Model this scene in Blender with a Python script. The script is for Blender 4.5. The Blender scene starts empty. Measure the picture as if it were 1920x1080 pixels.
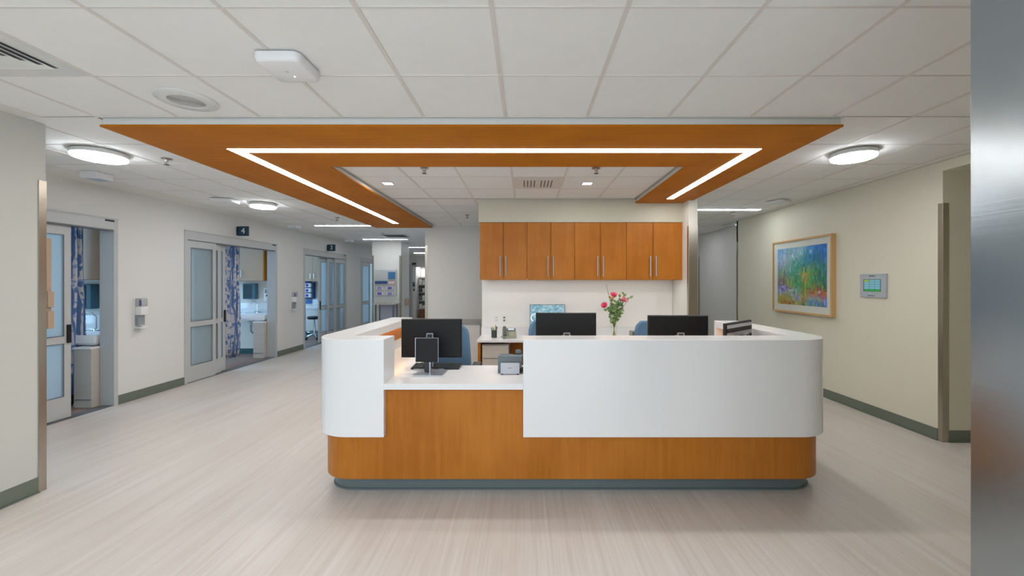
import bpy, bmesh, math, random
from mathutils import Vector, Matrix
random.seed(7)
S = bpy.context.scene
COL = S.collection
PI = math.pi

# ------------------------------------------------------------------ camera, world, light, exposure
CZ = 1.62                      # camera height
cam = bpy.data.cameras.new('camera')
cam.sensor_width = 36.0
cam.lens = 36.0 * 768 / 1920
cam.shift_x = -25 / 1920
cam.shift_y = -10 / 1920
cam.clip_start = 0.05
cam.dof.use_dof = True
cam.dof.focus_distance = 4.5
cam.dof.aperture_fstop = 3.2
cam_o = bpy.data.objects.new('camera', cam)
cam_o.location = (0, 0, CZ)
cam_o.rotation_euler = (PI / 2, 0, 0)
COL.objects.link(cam_o)
S.camera = cam_o

S.view_settings.view_transform = 'Standard'
S.view_settings.look = 'None'
S.view_settings.gamma = 1.0
S.view_settings.use_curve_mapping = False
S.view_settings.exposure = 0.44
S.cycles.use_denoising = True
S.cycles.max_bounces = 10
S.cycles.diffuse_bounces = 5
S.cycles.sample_clamp_indirect = 6.0
S.cycles.caustics_reflective = False
S.cycles.caustics_refractive = False

W = bpy.data.worlds.new('world')
S.world = W
W.use_nodes = True
W.node_tree.nodes['Background'].inputs[0].default_value = (0.78, 0.90, 1.0, 1)
W.node_tree.nodes['Background'].inputs[1].default_value = 1.85  # uniform cool fill, added through the open rear of the hall

EMIT_STRIP = 20.0
EMIT_ROUND = 25.0
EMIT_LINEAR = 25.0

def area_light(name, loc, size, size_y, energy, color, rot=(0, 0, 0), spread=None):
    l = bpy.data.lights.new(name, 'AREA')
    l.shape = 'RECTANGLE'
    l.size = size
    l.size_y = size_y
    l.energy = energy
    l.color = color
    if spread: l.spread = spread
    o = bpy.data.objects.new(name, l)
    o.location = loc
    o.rotation_euler = rot
    COL.objects.link(o)
    return o

# unseen area lights added as fill over the hall behind the camera
area_light('hall_fill', (-1.6, -1.3, 2.84), 2.4, 0.6, 34, (0.84, 0.92, 1.0))
area_light('hall_fill', (0.9, -1.3, 2.84), 1.8, 0.6, 34, (1.0, 0.97, 0.90))
area_light('hall_fill', (0.0, -2.4, 2.84), 4.0, 0.6, 42, (0.96, 0.97, 1.0))
# daylight through the exterior windows of the treatment rooms on the left
for yy in (4.3, 7.6, 11.0, 14.6):
    area_light('room_daylight', (-9.0, yy, 1.7), 2.0, 1.8, 52, (0.38, 0.67, 1.0), (0, -PI / 2, 0))
    area_light('room_fill', (-7.2, yy, 2.82), 1.0, 0.5, 7, (0.62, 0.82, 1.0))  # added unseen ceiling light, tinted to stand in for room daylight

area_light('supply_room_fill', (-4.64, 18.98, 2.48), 0.5, 0.2, 4.5, (1.0, 1.0, 1.0))  # unseen light added to brighten the supply shelves
# the two downlights inside the canopy opening
for xx in (-1.71, 0.77):
    area_light('downlight_beam', (xx, 5.10, 2.845), 0.1, 0.1, 5, (1.0, 0.98, 0.95))

# ------------------------------------------------------------------ helpers
def srgb(r, g, b, a=1.0):
    f = lambda c: (c / 255 / 12.92) if c / 255 <= 0.04045 else ((c / 255 + 0.055) / 1.055) ** 2.4
    return (f(r), f(g), f(b), a)

MATS = {}
def mat(name, rgb=None, rough=0.5, metal=0.0, spec=0.5, emit=None, estr=0.0, trans=0.0, coat=0.0, noise=None, bump=None, aniso=0.0, ior=None):
    if name in MATS: return MATS[name]
    m = bpy.data.materials.new(name); m.use_nodes = True
    nt = m.node_tree; b = nt.nodes['Principled BSDF']
    if rgb: b.inputs['Base Color'].default_value = srgb(*rgb)
    b.inputs['Roughness'].default_value = rough
    b.inputs['Metallic'].default_value = metal
    b.inputs['Specular IOR Level'].default_value = spec
    b.inputs['Transmission Weight'].default_value = trans
    b.inputs['Coat Weight'].default_value = coat
    if ior: b.inputs['IOR'].default_value = ior
    if aniso: b.inputs['Anisotropic'].default_value = aniso
    if emit:
        b.inputs['Emission Color'].default_value = srgb(*emit)
        b.inputs['Emission Strength'].default_value = estr
    tc = None
    if noise or bump:
        tc = nt.nodes.new('ShaderNodeTexCoord')
    if noise:           # (scale3, amount, rgb2)
        mp = nt.nodes.new('ShaderNodeMapping'); mp.inputs['Scale'].default_value = noise[0]
        nt.links.new(tc.outputs['Object'], mp.inputs[0])
        n = nt.nodes.new('ShaderNodeTexNoise'); n.inputs['Scale'].default_value = 1.0
        n.inputs['Detail'].default_value = 5.0; n.inputs['Roughness'].default_value = 0.6
        nt.links.new(mp.outputs[0], n.inputs['Vector'])
        r = nt.nodes.new('ShaderNodeValToRGB')
        r.color_ramp.elements[0].position = 0.5 - noise[1]; r.color_ramp.elements[1].position = 0.5 + noise[1]
        r.color_ramp.elements[0].color = srgb(*noise[2]); r.color_ramp.elements[1].color = srgb(*rgb)
        nt.links.new(n.outputs[0], r.inputs[0]); nt.links.new(r.outputs[0], b.inputs['Base Color'])
    if bump:            # (scale3, strength)
        mp = nt.nodes.new('ShaderNodeMapping'); mp.inputs['Scale'].default_value = bump[0]
        nt.links.new(tc.outputs['Object'], mp.inputs[0])
        n = nt.nodes.new('ShaderNodeTexNoise'); n.inputs['Scale'].default_value = 1.0; n.inputs['Detail'].default_value = 3.0
        nt.links.new(mp.outputs[0], n.inputs['Vector'])
        bp = nt.nodes.new('ShaderNodeBump'); bp.inputs['Strength'].default_value = bump[1]; bp.inputs['Distance'].default_value = 0.002
        nt.links.new(n.outputs[0], bp.inputs['Height']); nt.links.new(bp.outputs[0], b.inputs['Normal'])
    MATS[name] = m
    return m

def attr_mat(name, emit=0.0, rough=0.6):
    m = bpy.data.materials.new(name); m.use_nodes = True
    nt = m.node_tree; b = nt.nodes['Principled BSDF']; b.inputs['Roughness'].default_value = rough
    a = nt.nodes.new('ShaderNodeAttribute'); a.attribute_name = 'paint'
    nt.links.new(a.outputs['Color'], b.inputs['Base Color'])
    if emit:
        nt.links.new(a.outputs['Color'], b.inputs['Emission Color']); b.inputs['Emission Strength'].default_value = emit
    return m

def base(name, rgb, **k): return mat(name, rgb, **k)

WALL_R = mat('right_wall_paint', (216, 213, 196), rough=0.55, bump=((60, 60, 60), 0.05))
FASCIA = mat('fascia_dimmed', (198, 195, 178), rough=0.6)  # right wall colour made dimmer, for the weaker light on the fascia
SPLASH = mat('splash_white', (232, 232, 230), rough=0.4)
WALL_N = mat('near_wall_dimmed', (196, 197, 191), rough=0.55)  # darker tone stands for the near wall being less lit
WALL = mat('wall_paint', (219, 218, 215), rough=0.55, bump=((60, 60, 60), 0.05))
WALLW = mat('white_wall_paint', (226, 226, 220), rough=0.5)
TILE = mat('ceiling_tile_white', (236, 237, 236), rough=0.9, noise=((9, 9, 9), 0.25, (232, 233, 232)))
TEE = mat('ceiling_tee_white', (216, 213, 208), rough=0.5)
BASEB = mat('vinyl_base_green_grey', (104, 112, 100), rough=0.35)
PLINTH = mat('vinyl_plinth_grey', (96, 108, 110), rough=0.35)
WHITE = mat('solid_surface_white', (229, 230, 232), rough=0.16, spec=0.5)
WHITE_M = mat('white_plastic', (228, 229, 230), rough=0.35)
STEEL = mat('brushed_steel', (178, 172, 160), rough=0.28, metal=1.0, bump=((4, 4, 300), 0.1))
STEELB = mat('brushed_steel_large', (158, 168, 174), rough=0.21, metal=1.0, bump=((3, 3, 160), 0.04))
CHROME = mat('chrome', (215, 218, 222), rough=0.12, metal=1.0)
ALU = mat('door_aluminium', (188, 190, 190), rough=0.42, metal=0.1)
ALUD = mat('door_aluminium_dark', (110, 114, 116), rough=0.4, metal=0.4)
BLACK = mat('black_plastic', (22, 23, 24), rough=0.35)
DARK = mat('dark_grey_plastic', (50, 55, 58), rough=0.45)
PHONE = mat('phone_grey', (92, 98, 92), rough=0.5)
PHONEL = mat('phone_light_grey', (146, 150, 136), rough=0.5)
SILVER = mat('silver_plastic', (178, 182, 190), rough=0.3, metal=0.6)
LED = mat('led_diffuser', (255, 255, 255), emit=(255, 251, 245), estr=EMIT_STRIP)
LEDR = mat('round_lamp_diffuser', (255, 255, 255), emit=(246, 250, 255), estr=EMIT_ROUND)
LEDL = mat('linear_lamp_diffuser', (255, 255, 255), emit=(246, 250, 255), estr=EMIT_LINEAR)
LEDW = mat('warm_under_shelf_led', (255, 240, 200), emit=(255, 206, 120), estr=4.0)
LEDC = mat('cabinet_led', (255, 250, 235), emit=(255, 250, 240), estr=5.0)
NAVY = mat('navy_sign', (30, 62, 82), rough=0.4)
INK = mat('ink_dark', (44, 52, 66), rough=0.6)
INKW = mat('ink_white', (240, 242, 242), rough=0.5)
BLUEF = mat('blue_chair_fabric', (88, 122, 152), rough=0.85, bump=((300, 300, 300), 0.3))
GREYF = mat('grey_chair_cap', (150, 142, 136), rough=0.6)
PALE = mat('pale_laminate', (196, 190, 182), rough=0.45, noise=((2, 2, 14), 0.3, (184, 177, 168)))
PEACH = mat('beige_laminate', (184, 158, 134), rough=0.45)
PORC = mat('porcelain', (232, 236, 240), rough=0.12)
TEAL = mat('teal_vinyl_base', (52, 92, 96), rough=0.4)
RED = mat('red_plastic', (168, 26, 34), rough=0.4)
BLUEP = mat('blue_panel', (40, 110, 190), rough=0.5)
PURPLE = mat('purple_glove', (110, 72, 180), rough=0.6)
PURPLEL = mat('light_purple_glove', (150, 130, 200), rough=0.6)
BLUEB = mat('blue_box', (60, 120, 170), rough=0.5)
BLUED = mat('dark_blue_box', (40, 78, 128), rough=0.5)
OAKF = mat('light_oak_frame', (206, 170, 118), rough=0.4, noise=((30, 4, 4), 0.3, (194, 156, 104)))
MATB = mat('white_mat_board', (226, 226, 220), rough=0.7)
BROWN = mat('brown_carton', (128, 88, 66), rough=0.7)
METALW = mat('white_metal', (218, 220, 218), rough=0.25, spec=0.6)
LEAF = mat('leaf_green', (156, 182, 116), rough=0.5, noise=((40, 40, 40), 0.2, (120, 152, 88)))
LEAFD = mat('leaf_dark_green', (108, 142, 86), rough=0.5)
STEM = mat('stem_green', (110, 120, 70), rough=0.6)
PINK = mat('petal_pink', (246, 128, 156), rough=0.6, noise=((50, 50, 50), 0.2, (234, 84, 122)))
PINKL = mat('petal_light_pink', (250, 182, 194), rough=0.6, noise=((50, 50, 50), 0.2, (240, 128, 152)))
PEACHB = mat('bud_peach', (232, 140, 104), rough=0.6)
WATER = mat('stems_in_water', (176, 164, 122), rough=0.3)

def wood_mat(name, a, b_, axis, rough=0.38, spec=0.22):
    m = bpy.data.materials.new(name); m.use_nodes = True
    nt = m.node_tree; b = nt.nodes['Principled BSDF']; b.inputs['Roughness'].default_value = rough
    b.inputs['Specular IOR Level'].default_value = spec
    tc = nt.nodes.new('ShaderNodeTexCoord'); mp = nt.nodes.new('ShaderNodeMapping')
    sc = {'z': (26, 26, 1.6), 'x': (1.6, 26, 26), 'y': (26, 1.6, 26)}[axis]
    mp.inputs['Scale'].default_value = sc
    nt.links.new(tc.outputs['Object'], mp.inputs[0])
    n = nt.nodes.new('ShaderNodeTexNoise'); n.inputs['Scale'].default_value = 1.0; n.inputs['Detail'].default_value = 8
    n.inputs['Roughness'].default_value = 0.65; n.inputs['Distortion'].default_value = 0.4
    nt.links.new(mp.outputs[0], n.inputs['Vector'])
    n2 = nt.nodes.new('ShaderNodeTexNoise'); n2.inputs['Scale'].default_value = 2.2; n2.inputs['Detail'].default_value = 3
    nt.links.new(tc.outputs['Object'], n2.inputs['Vector'])
    mx = nt.nodes.new('ShaderNodeMath'); mx.operation = 'ADD'
    nt.links.new(n.outputs[0], mx.inputs[0]); nt.links.new(n2.outputs[0], mx.inputs[1])
    hf = nt.nodes.new('ShaderNodeMath'); hf.operation = 'MULTIPLY'; hf.inputs[1].default_value = 0.5
    nt.links.new(mx.outputs[0], hf.inputs[0])
    r = nt.nodes.new('ShaderNodeValToRGB'); r.color_ramp.elements[0].position = 0.36; r.color_ramp.elements[1].position = 0.64
    r.color_ramp.elements[0].color = srgb(*a); r.color_ramp.elements[1].color = srgb(*b_)
    nt.links.new(hf.outputs[0], r.inputs[0]); nt.links.new(r.outputs[0], b.inputs['Base Color'])
    return m
WOODZ = wood_mat('cherry_wood_upright', (162, 96, 26), (184, 116, 42), 'z')
WOODX = wood_mat('cherry_wood_across', (174, 101, 14), (192, 119, 26), 'x', 0.5, 0.08)
WOODY = wood_mat('cherry_wood_lengthwise', (174, 101, 14), (192, 119, 26), 'y', 0.5, 0.08)

def floor_mat():
    m = bpy.data.materials.new('streaked_sheet_floor'); m.use_nodes = True
    nt = m.node_tree; b = nt.nodes['Principled BSDF']; b.inputs['Roughness'].default_value = 0.34
    b.inputs['Specular IOR Level'].default_value = 0.45
    tc = nt.nodes.new('ShaderNodeTexCoord')
    outs = []
    for sc, det in (((60, 1.1, 1), 4), ((17, 0.5, 1), 3), ((2.0, 0.25, 1), 2)):
        mp = nt.nodes.new('ShaderNodeMapping'); mp.inputs['Scale'].default_value = sc
        nt.links.new(tc.outputs['Object'], mp.inputs[0])
        n = nt.nodes.new('ShaderNodeTexNoise'); n.inputs['Scale'].default_value = 1.0; n.inputs['Detail'].default_value = det
        n.inputs['Roughness'].default_value = 0.7
        nt.links.new(mp.outputs[0], n.inputs['Vector']); outs.append(n)
    r = nt.nodes.new('ShaderNodeValToRGB'); e = r.color_ramp.elements
    e[0].position = 0.30; e[0].color = srgb(176, 167, 159); e[1].position = 0.66; e[1].color = srgb(214, 209, 204)
    x = e.new(0.45); x.color = srgb(198, 190, 183)
    a1 = nt.nodes.new('ShaderNodeMix'); a1.data_type = 'FLOAT'; a1.inputs[0].default_value = 0.4
    nt.links.new(outs[0].outputs[0], a1.inputs[2]); nt.links.new(outs[1].outputs[0], a1.inputs[3])
    a2 = nt.nodes.new('ShaderNodeMix'); a2.data_type = 'FLOAT'; a2.inputs[0].default_value = 0.25
    nt.links.new(a1.outputs[0], a2.inputs[2]); nt.links.new(outs[2].outputs[0], a2.inputs[3])
    nt.links.new(a2.outputs[0], r.inputs[0]); nt.links.new(r.outputs[0], b.inputs['Base Color'])
    return m
FLOOR = floor_mat()
ROOMFLOOR = mat('room_floor_wood', (150, 122, 110), rough=0.4, noise=((3, 20, 1), 0.3, (126, 98, 86)))

def frosted():
    m = bpy.data.materials.new('frosted_door_glass'); m.use_nodes = True
    nt = m.node_tree; nt.nodes.clear()
    out = nt.nodes.new('ShaderNodeOutputMaterial')
    tr = nt.nodes.new('ShaderNodeBsdfTranslucent'); tr.inputs[0].default_value = (0.78, 0.86, 0.90, 1)
    df = nt.nodes.new('ShaderNodeBsdfDiffuse'); df.inputs[0].default_value = (0.52, 0.60, 0.63, 1)
    gl = nt.nodes.new('ShaderNodeBsdfGlossy'); gl.inputs['Roughness'].default_value = 0.12
    tp = nt.nodes.new('ShaderNodeBsdfTransparent'); tp.inputs[0].default_value = (0.75, 0.88, 0.95, 1)
    tc = nt.nodes.new('ShaderNodeTexCoord'); mp = nt.nodes.new('ShaderNodeMapping'); mp.inputs['Scale'].default_value = (60, 60, 0.3)
    n = nt.nodes.new('ShaderNodeTexNoise'); n.inputs['Scale'].default_value = 1
    nt.links.new(tc.outputs['Object'], mp.inputs[0]); nt.links.new(mp.outputs[0], n.inputs['Vector'])
    a = nt.nodes.new('ShaderNodeMixShader'); mr_ = nt.nodes.new('ShaderNodeMapRange'); mr_.inputs[3].default_value = 0.38; mr_.inputs[4].default_value = 0.62; nt.links.new(n.outputs[0], mr_.inputs[0]); nt.links.new(mr_.outputs[0], a.inputs[0])
    nt.links.new(tr.outputs[0], a.inputs[1]); nt.links.new(df.outputs[0], a.inputs[2])
    c = nt.nodes.new('ShaderNodeMixShader'); c.inputs[0].default_value = 0.18
    nt.links.new(a.outputs[0], c.inputs[1]); nt.links.new(tp.outputs[0], c.inputs[2])
    lw = nt.nodes.new('ShaderNodeLayerWeight'); lw.inputs[0].default_value = 0.5
    pw = nt.nodes.new('ShaderNodeMath'); pw.operation = 'POWER'; pw.inputs[1].default_value = 4.0; nt.links.new(lw.outputs['Facing'], pw.inputs[0])
    fr = nt.nodes.new('ShaderNodeMath'); fr.operation = 'MULTIPLY_ADD'; fr.inputs[1].default_value = 0.5; fr.inputs[2].default_value = 0.03; nt.links.new(pw.outputs[0], fr.inputs[0])
    d = nt.nodes.new('ShaderNodeMixShader'); nt.links.new(fr.outputs[0], d.inputs[0])
    nt.links.new(c.outputs[0], d.inputs[1]); nt.links.new(gl.outputs[0], d.inputs[2])
    nt.links.new(d.outputs[0], out.inputs[0])
    return m
FROST = frosted()

def clear_glass():
    m = bpy.data.materials.new('clear_glass'); m.use_nodes = True
    nt = m.node_tree; nt.nodes.clear()
    out = nt.nodes.new('ShaderNodeOutputMaterial')
    tp = nt.nodes.new('ShaderNodeBsdfTransparent'); tp.inputs[0].default_value = (0.98, 0.99, 0.985, 1)
    gl = nt.nodes.new('ShaderNodeBsdfGlossy'); gl.inputs['Roughness'].default_value = 0.03
    lw = nt.nodes.new('ShaderNodeLayerWeight'); lw.inputs[0].default_value = 0.5
    pw = nt.nodes.new('ShaderNodeMath'); pw.operation = 'POWER'; pw.inputs[1].default_value = 4.0; nt.links.new(lw.outputs['Facing'], pw.inputs[0])
    fr = nt.nodes.new('ShaderNodeMath'); fr.operation = 'MULTIPLY_ADD'; fr.inputs[1].default_value = 0.5; fr.inputs[2].default_value = 0.03; nt.links.new(pw.outputs[0], fr.inputs[0])
    d = nt.nodes.new('ShaderNodeMixShader'); nt.links.new(fr.outputs[0], d.inputs[0])
    nt.links.new(tp.outputs[0], d.inputs[1]); nt.links.new(gl.outputs[0], d.inputs[2])
    nt.links.new(d.outputs[0], out.inputs[0])
    return m
GLASS = clear_glass()

def curtain_mat():
    m = bpy.data.materials.new('leaf_print_curtain'); m.use_nodes = True
    nt = m.node_tree; b = nt.nodes['Principled BSDF']; b.inputs['Roughness'].default_value = 0.9; b.inputs['Specular IOR Level'].default_value = 0.2
    tc = nt.nodes.new('ShaderNodeTexCoord')
    nz = nt.nodes.new('ShaderNodeTexNoise'); nz.inputs['Scale'].default_value = 5.0
    nt.links.new(tc.outputs['UV'], nz.inputs['Vector'])
    mx = nt.nodes.new('ShaderNodeMix'); mx.data_type = 'VECTOR'; mx.inputs[0].default_value = 0.12
    nt.links.new(tc.outputs['UV'], mx.inputs[4]); nt.links.new(nz.outputs[1], mx.inputs[5])
    def voro(scale, rotz, lo, hi, sc):
        mp = nt.nodes.new('ShaderNodeMapping'); mp.inputs['Scale'].default_value = sc; mp.inputs['Rotation'].default_value = (0, 0, rotz)
        nt.links.new(mx.outputs[1], mp.inputs[0])
        v = nt.nodes.new('ShaderNodeTexVoronoi'); v.voronoi_dimensions = '2D'; v.inputs['Scale'].default_value = scale
        nt.links.new(mp.outputs[0], v.inputs['Vector'])
        r = nt.nodes.new('ShaderNodeMapRange'); r.inputs[1].default_value = lo; r.inputs[2].default_value = hi
        r.inputs[3].default_value = 1; r.inputs[4].default_value = 0
        nt.links.new(v.outputs['Distance'], r.inputs[0]); return r
    a = voro(12.5, 0.5, 0.24, 0.28, (1.0, 0.62, 1)); c = voro(14.0, -0.7, 0.26, 0.30, (0.6, 1.1, 1))
    w = nt.nodes.new('ShaderNodeTexWave'); w.inputs['Scale'].default_value = 1.6; w.inputs['Distortion'].default_value = 3.0; w.inputs['Detail Scale'].default_value = 1.2
    nt.links.new(tc.outputs['UV'], w.inputs['Vector'])
    wr = nt.nodes.new('ShaderNodeMapRange'); wr.inputs[1].default_value = 0.93; wr.inputs[2].default_value = 0.96
    nt.links.new(w.outputs[1], wr.inputs[0])
    m1 = nt.nodes.new('ShaderNodeMath'); m1.operation = 'MAXIMUM'
    nt.links.new(a.outputs[0], m1.inputs[0]); nt.links.new(wr.outputs[0], m1.inputs[1])
    base_c = nt.nodes.new('ShaderNodeMix'); base_c.data_type = 'RGBA'
    base_c.inputs[6].default_value = srgb(214, 212, 214); base_c.inputs[7].default_value = srgb(158, 174, 206)
    nt.links.new(c.outputs[0], base_c.inputs[0])
    c2 = nt.nodes.new('ShaderNodeMix'); c2.data_type = 'RGBA'; c2.inputs[7].default_value = srgb(106, 132, 178)
    nt.links.new(base_c.outputs[2], c2.inputs[6]); nt.links.new(m1.outputs[0], c2.inputs[0])
    nt.links.new(c2.outputs[2], b.inputs['Base Color'])
    return m
CURTAIN = curtain_mat()

def Z(y, Y): return CZ - (y - 530) / 768 * Y          # metres from a measured picture row at a known depth
def X(x, Y): return (x - 985) / 768 * Y

class MB:
    def __init__(s): s.v = []; s.f = []; s.cols = None; s.uv = None
    def add(s, verts, faces, M=None):
        o = len(s.v)
        s.v += [tuple(M @ Vector(p)) if M else tuple(p) for p in verts]
        s.f += [tuple(i + o for i in f) for f in faces]
        return s
    def box(s, x0, x1, y0, y1, z0, z1, b=0.0, M=None):
        if b:
            bm = bmesh.new(); bmesh.ops.create_cube(bm, size=1)
            for v in bm.verts:
                v.co = Vector(((x0 + x1) / 2 + v.co.x * (x1 - x0), (y0 + y1) / 2 + v.co.y * (y1 - y0), (z0 + z1) / 2 + v.co.z * (z1 - z0)))
            bmesh.ops.bevel(bm, geom=bm.edges[:], offset=b, segments=2, affect='EDGES', profile=0.5)
            s.frombm(bm, M); return s
        v = [(x, y, z) for x in (x0, x1) for y in (y0, y1) for z in (z0, z1)]
        return s.add(v, [(0, 1, 3, 2), (4, 6, 7, 5), (0, 4, 5, 1), (2, 3, 7, 6), (0, 2, 6, 4), (1, 5, 7, 3)], M)
    def frombm(s, bm, M=None):
        bm.verts.index_update()
        s.add([v.co[:] for v in bm.verts], [[v.index for v in f.verts] for f in bm.faces], M); bm.free()
    def prism(s, poly, z0, z1, M=None, inset=None):
        n = len(poly)
        v = [(x, y, z0) for x, y in poly] + [(x, y, z1) for x, y in poly]
        f = [tuple(range(n))[::-1], tuple(range(n, 2 * n))] + [(i, (i + 1) % n, n + (i + 1) % n, n + i) for i in range(n)]
        return s.add(v, f, M)
    def prism_x(s, poly, x0, x1, M=None):      # poly in (y, z) extruded along x
        n = len(poly)
        v = [(x0, y, z) for y, z in poly] + [(x1, y, z) for y, z in poly]
        f = [tuple(range(n)), tuple(range(n, 2 * n))[::-1]] + [(i, n + i, n + (i + 1) % n, (i + 1) % n) for i in range(n)]
        return s.add(v, f, M)
    def ring(s, outer, inner, z0, z1):          # strip between two equal-length open paths
        n = len(outer)
        v = []
        for (a, b) in zip(outer, inner):
            v += [(a[0], a[1], z0), (a[0], a[1], z1), (b[0], b[1], z0), (b[0], b[1], z1)]
        f = []
        for i in range(n - 1):
            a = 4 * i; b = a + 4
            f += [(a, b, b + 1, a + 1), (a + 1, b + 1, b + 3, a + 3), (a + 3, b + 3, b + 2, a + 2), (a + 2, b + 2, b, a)]
        f += [(0, 1, 3, 2), (4 * n - 4, 4 * n - 2, 4 * n - 1, 4 * n - 3)]
        return s.add(v, f)
    def sweep(s, pathf, prof, xs, ye):
        # prof: closed list of (offset, z); pathf(off, xs, ye) gives equal-length open paths
        paths = [pathf(o_, xs, ye) for o_, z in prof]; n = len(paths[0]); k = len(prof); v = []; f = []
        for i in range(n):
            for j in range(k): v.append((paths[j][i][0], paths[j][i][1], prof[j][1]))
        for i in range(n - 1):
            for j in range(k):
                j2 = (j + 1) % k; f.append((i * k + j, i * k + j2, (i + 1) * k + j2, (i + 1) * k + j))
        f.append(tuple(range(k))); f.append(tuple(range((n - 1) * k, n * k))[::-1])
        return s.add(v, f)
    def loft(s, w, d, r, levels, M=None, k=5):
        # rounded rectangle sections: levels = [(z, shrink)]
        v = []; f = []; m_ = 4 * (k + 1)
        for z, sh in levels:
            for q in range(4):
                cx = (w / 2 - r) * (1 if q in (0, 3) else -1); cy = (d / 2 - r) * (1 if q in (0, 1) else -1)
                for i in range(k + 1):
                    a = q * PI / 2 + (PI / 2) * i / k
                    v.append((cx + (r - sh) * math.cos(a), cy + (r - sh) * math.sin(a), z))
        for l in range(len(levels) - 1):
            for i in range(m_):
                i2 = (i + 1) % m_; f.append((l * m_ + i, l * m_ + i2, (l + 1) * m_ + i2, (l + 1) * m_ + i))
        f.append(tuple(range(m_))[::-1]); f.append(tuple(range((len(levels) - 1) * m_, len(levels) * m_)))
        return s.add(v, f, M)
    def tube(s, pts, r, n=8, cap=True, M=None):
        pts = [Vector(p) for p in pts]; R = r if isinstance(r, (list, tuple)) else [r] * len(pts)
        v = []; f = []
        t0 = (pts[1] - pts[0]).normalized()
        up = Vector((0, 0, 1)) if abs(t0.z) < 0.9 else Vector((1, 0, 0))
        a = t0.cross(up).normalized()
        for i, p in enumerate(pts):
            t = (pts[min(i + 1, len(pts) - 1)] - pts[max(i - 1, 0)]).normalized()
            a = (a - t * a.dot(t)).normalized(); b = t.cross(a)
            for k in range(n):
                th = 2 * PI * k / n
                v.append(tuple(p + (a * math.cos(th) + b * math.sin(th)) * R[i]))
        for i in range(len(pts) - 1):
            for k in range(n):
                k2 = (k + 1) % n
                f.append((i * n + k, i * n + k2, (i + 1) * n + k2, (i + 1) * n + k))
        if cap:
            f.append(tuple(range(n))[::-1]); f.append(tuple(range((len(pts) - 1) * n, len(pts) * n)))
        return s.add(v, f, M)
    def lathe(s, prof, c=(0, 0, 0), n=24, M=None):
        v = []; f = []
        for r, z in prof:
            for k in range(n):
                th = 2 * PI * k / n
                v.append((c[0] + r * math.cos(th), c[1] + r * math.sin(th), c[2] + z))
        for i in range(len(prof) - 1):
            for k in range(n):
                k2 = (k + 1) % n
                f.append((i * n + k, i * n + k2, (i + 1) * n + k2, (i + 1) * n + k))
        if prof[0][0] > 1e-5: f.append(tuple(range(n))[::-1])
        if prof[-1][0] > 1e-5: f.append(tuple(range((len(prof) - 1) * n, len(prof) * n)))
        return s.add(v, f, M)
    def ball(s, c, rx, ry=None, rz=None, n=8, M=None):
        ry = ry or rx; rz = rz or rx
        bm = bmesh.new(); bmesh.ops.create_uvsphere(bm, u_segments=n + 2, v_segments=n, radius=1)
        for v in bm.verts: v.co = Vector((c[0] + v.co.x * rx, c[1] + v.co.y * ry, c[2] + v.co.z * rz))
        s.frombm(bm, M); return s
    def build(s, name, m, parent=None, world=True, smooth=False, kind=None, label=None, fix=True):
        me = bpy.data.meshes.new(name)
        off = Vector((0, 0, 0))
        if parent is not None and world: off = root_loc(parent)
        me.from_pydata([tuple(Vector(p) - off) for p in s.v], [], s.f)
        me.validate()
        if fix:
            bm = bmesh.new(); bm.from_mesh(me); bmesh.ops.remove_doubles(bm, verts=bm.verts, dist=1e-6)
            bmesh.ops.recalc_face_normals(bm, faces=bm.faces); bm.to_mesh(me); bm.free()
        if smooth:
            for p in me.polygons: p.use_smooth = True
            me.set_sharp_from_angle(angle=math.radians(35))
        me.materials.append(m)
        o = bpy.data.objects.new(name, me); COL.objects.link(o)
        if parent is not None: o.parent = parent
        if kind: o['kind'] = kind
        if label: o['label'] = label
        return o

def root_loc(o):
    v = Vector((0, 0, 0))
    while o is not None:
        v += Vector(o.location); o = o.parent
    return v

def B(x0, x1, y0, y1, z0, z1, b=0.0): return MB().box(x0, x1, y0, y1, z0, z1, b)

def thing(name, label, cat, loc, rz=0.0, group=None):
    o = bpy.data.objects.new(name, None); COL.objects.link(o)
    o.empty_display_size = 0.1
    o.location = loc; o.rotation_euler = (0, 0, rz)
    o['label'] = label; o['category'] = cat
    if group: o['group'] = group
    return o
def tag(o, label, cat, group=None):
    o['label'] = label; o['category'] = cat
    if group: o['group'] = group
    return o
def struct(o):
    o['kind'] = 'structure'; return o
def copy_tree(o, parent=None):
    c = o.copy(); COL.objects.link(c); c.parent = parent
    for ch in list(o.children): copy_tree(ch, c)
    return c

def text(name, body, size, m, loc, rot, parent, label=None, depth=0.0008, align='CENTER'):
    cu = bpy.data.curves.new(name, 'FONT'); cu.body = body; cu.size = size; cu.extrude = depth
    cu.align_x = align; cu.align_y = 'CENTER'
    tmp = bpy.data.objects.new(name + '_tmp', cu); COL.objects.link(tmp)
    bpy.context.view_layer.update()
    me = bpy.data.meshes.new_from_object(tmp.evaluated_get(bpy.context.evaluated_depsgraph_get()))
    bpy.data.objects.remove(tmp); bpy.data.curves.remove(cu)
    me.materials.clear(); me.materials.append(m)
    o = bpy.data.objects.new(name, me); COL.objects.link(o)
    o.parent = parent; o.location = Vector(loc) - root_loc(parent); o.rotation_euler = rot
    return o

CEIL = 2.855
XL, XR = -5.42, 4.24

# ------------------------------------------------------------------ setting: floor, walls
struct(B(-5.50, 5.75, -3.2, 18.8, -0.06, 0.0).build('floor', FLOOR))
struct(B(-9.3, -5.50, 2.4, 16.2, -0.06, 0.0).build('floor', ROOMFLOOR))

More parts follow.
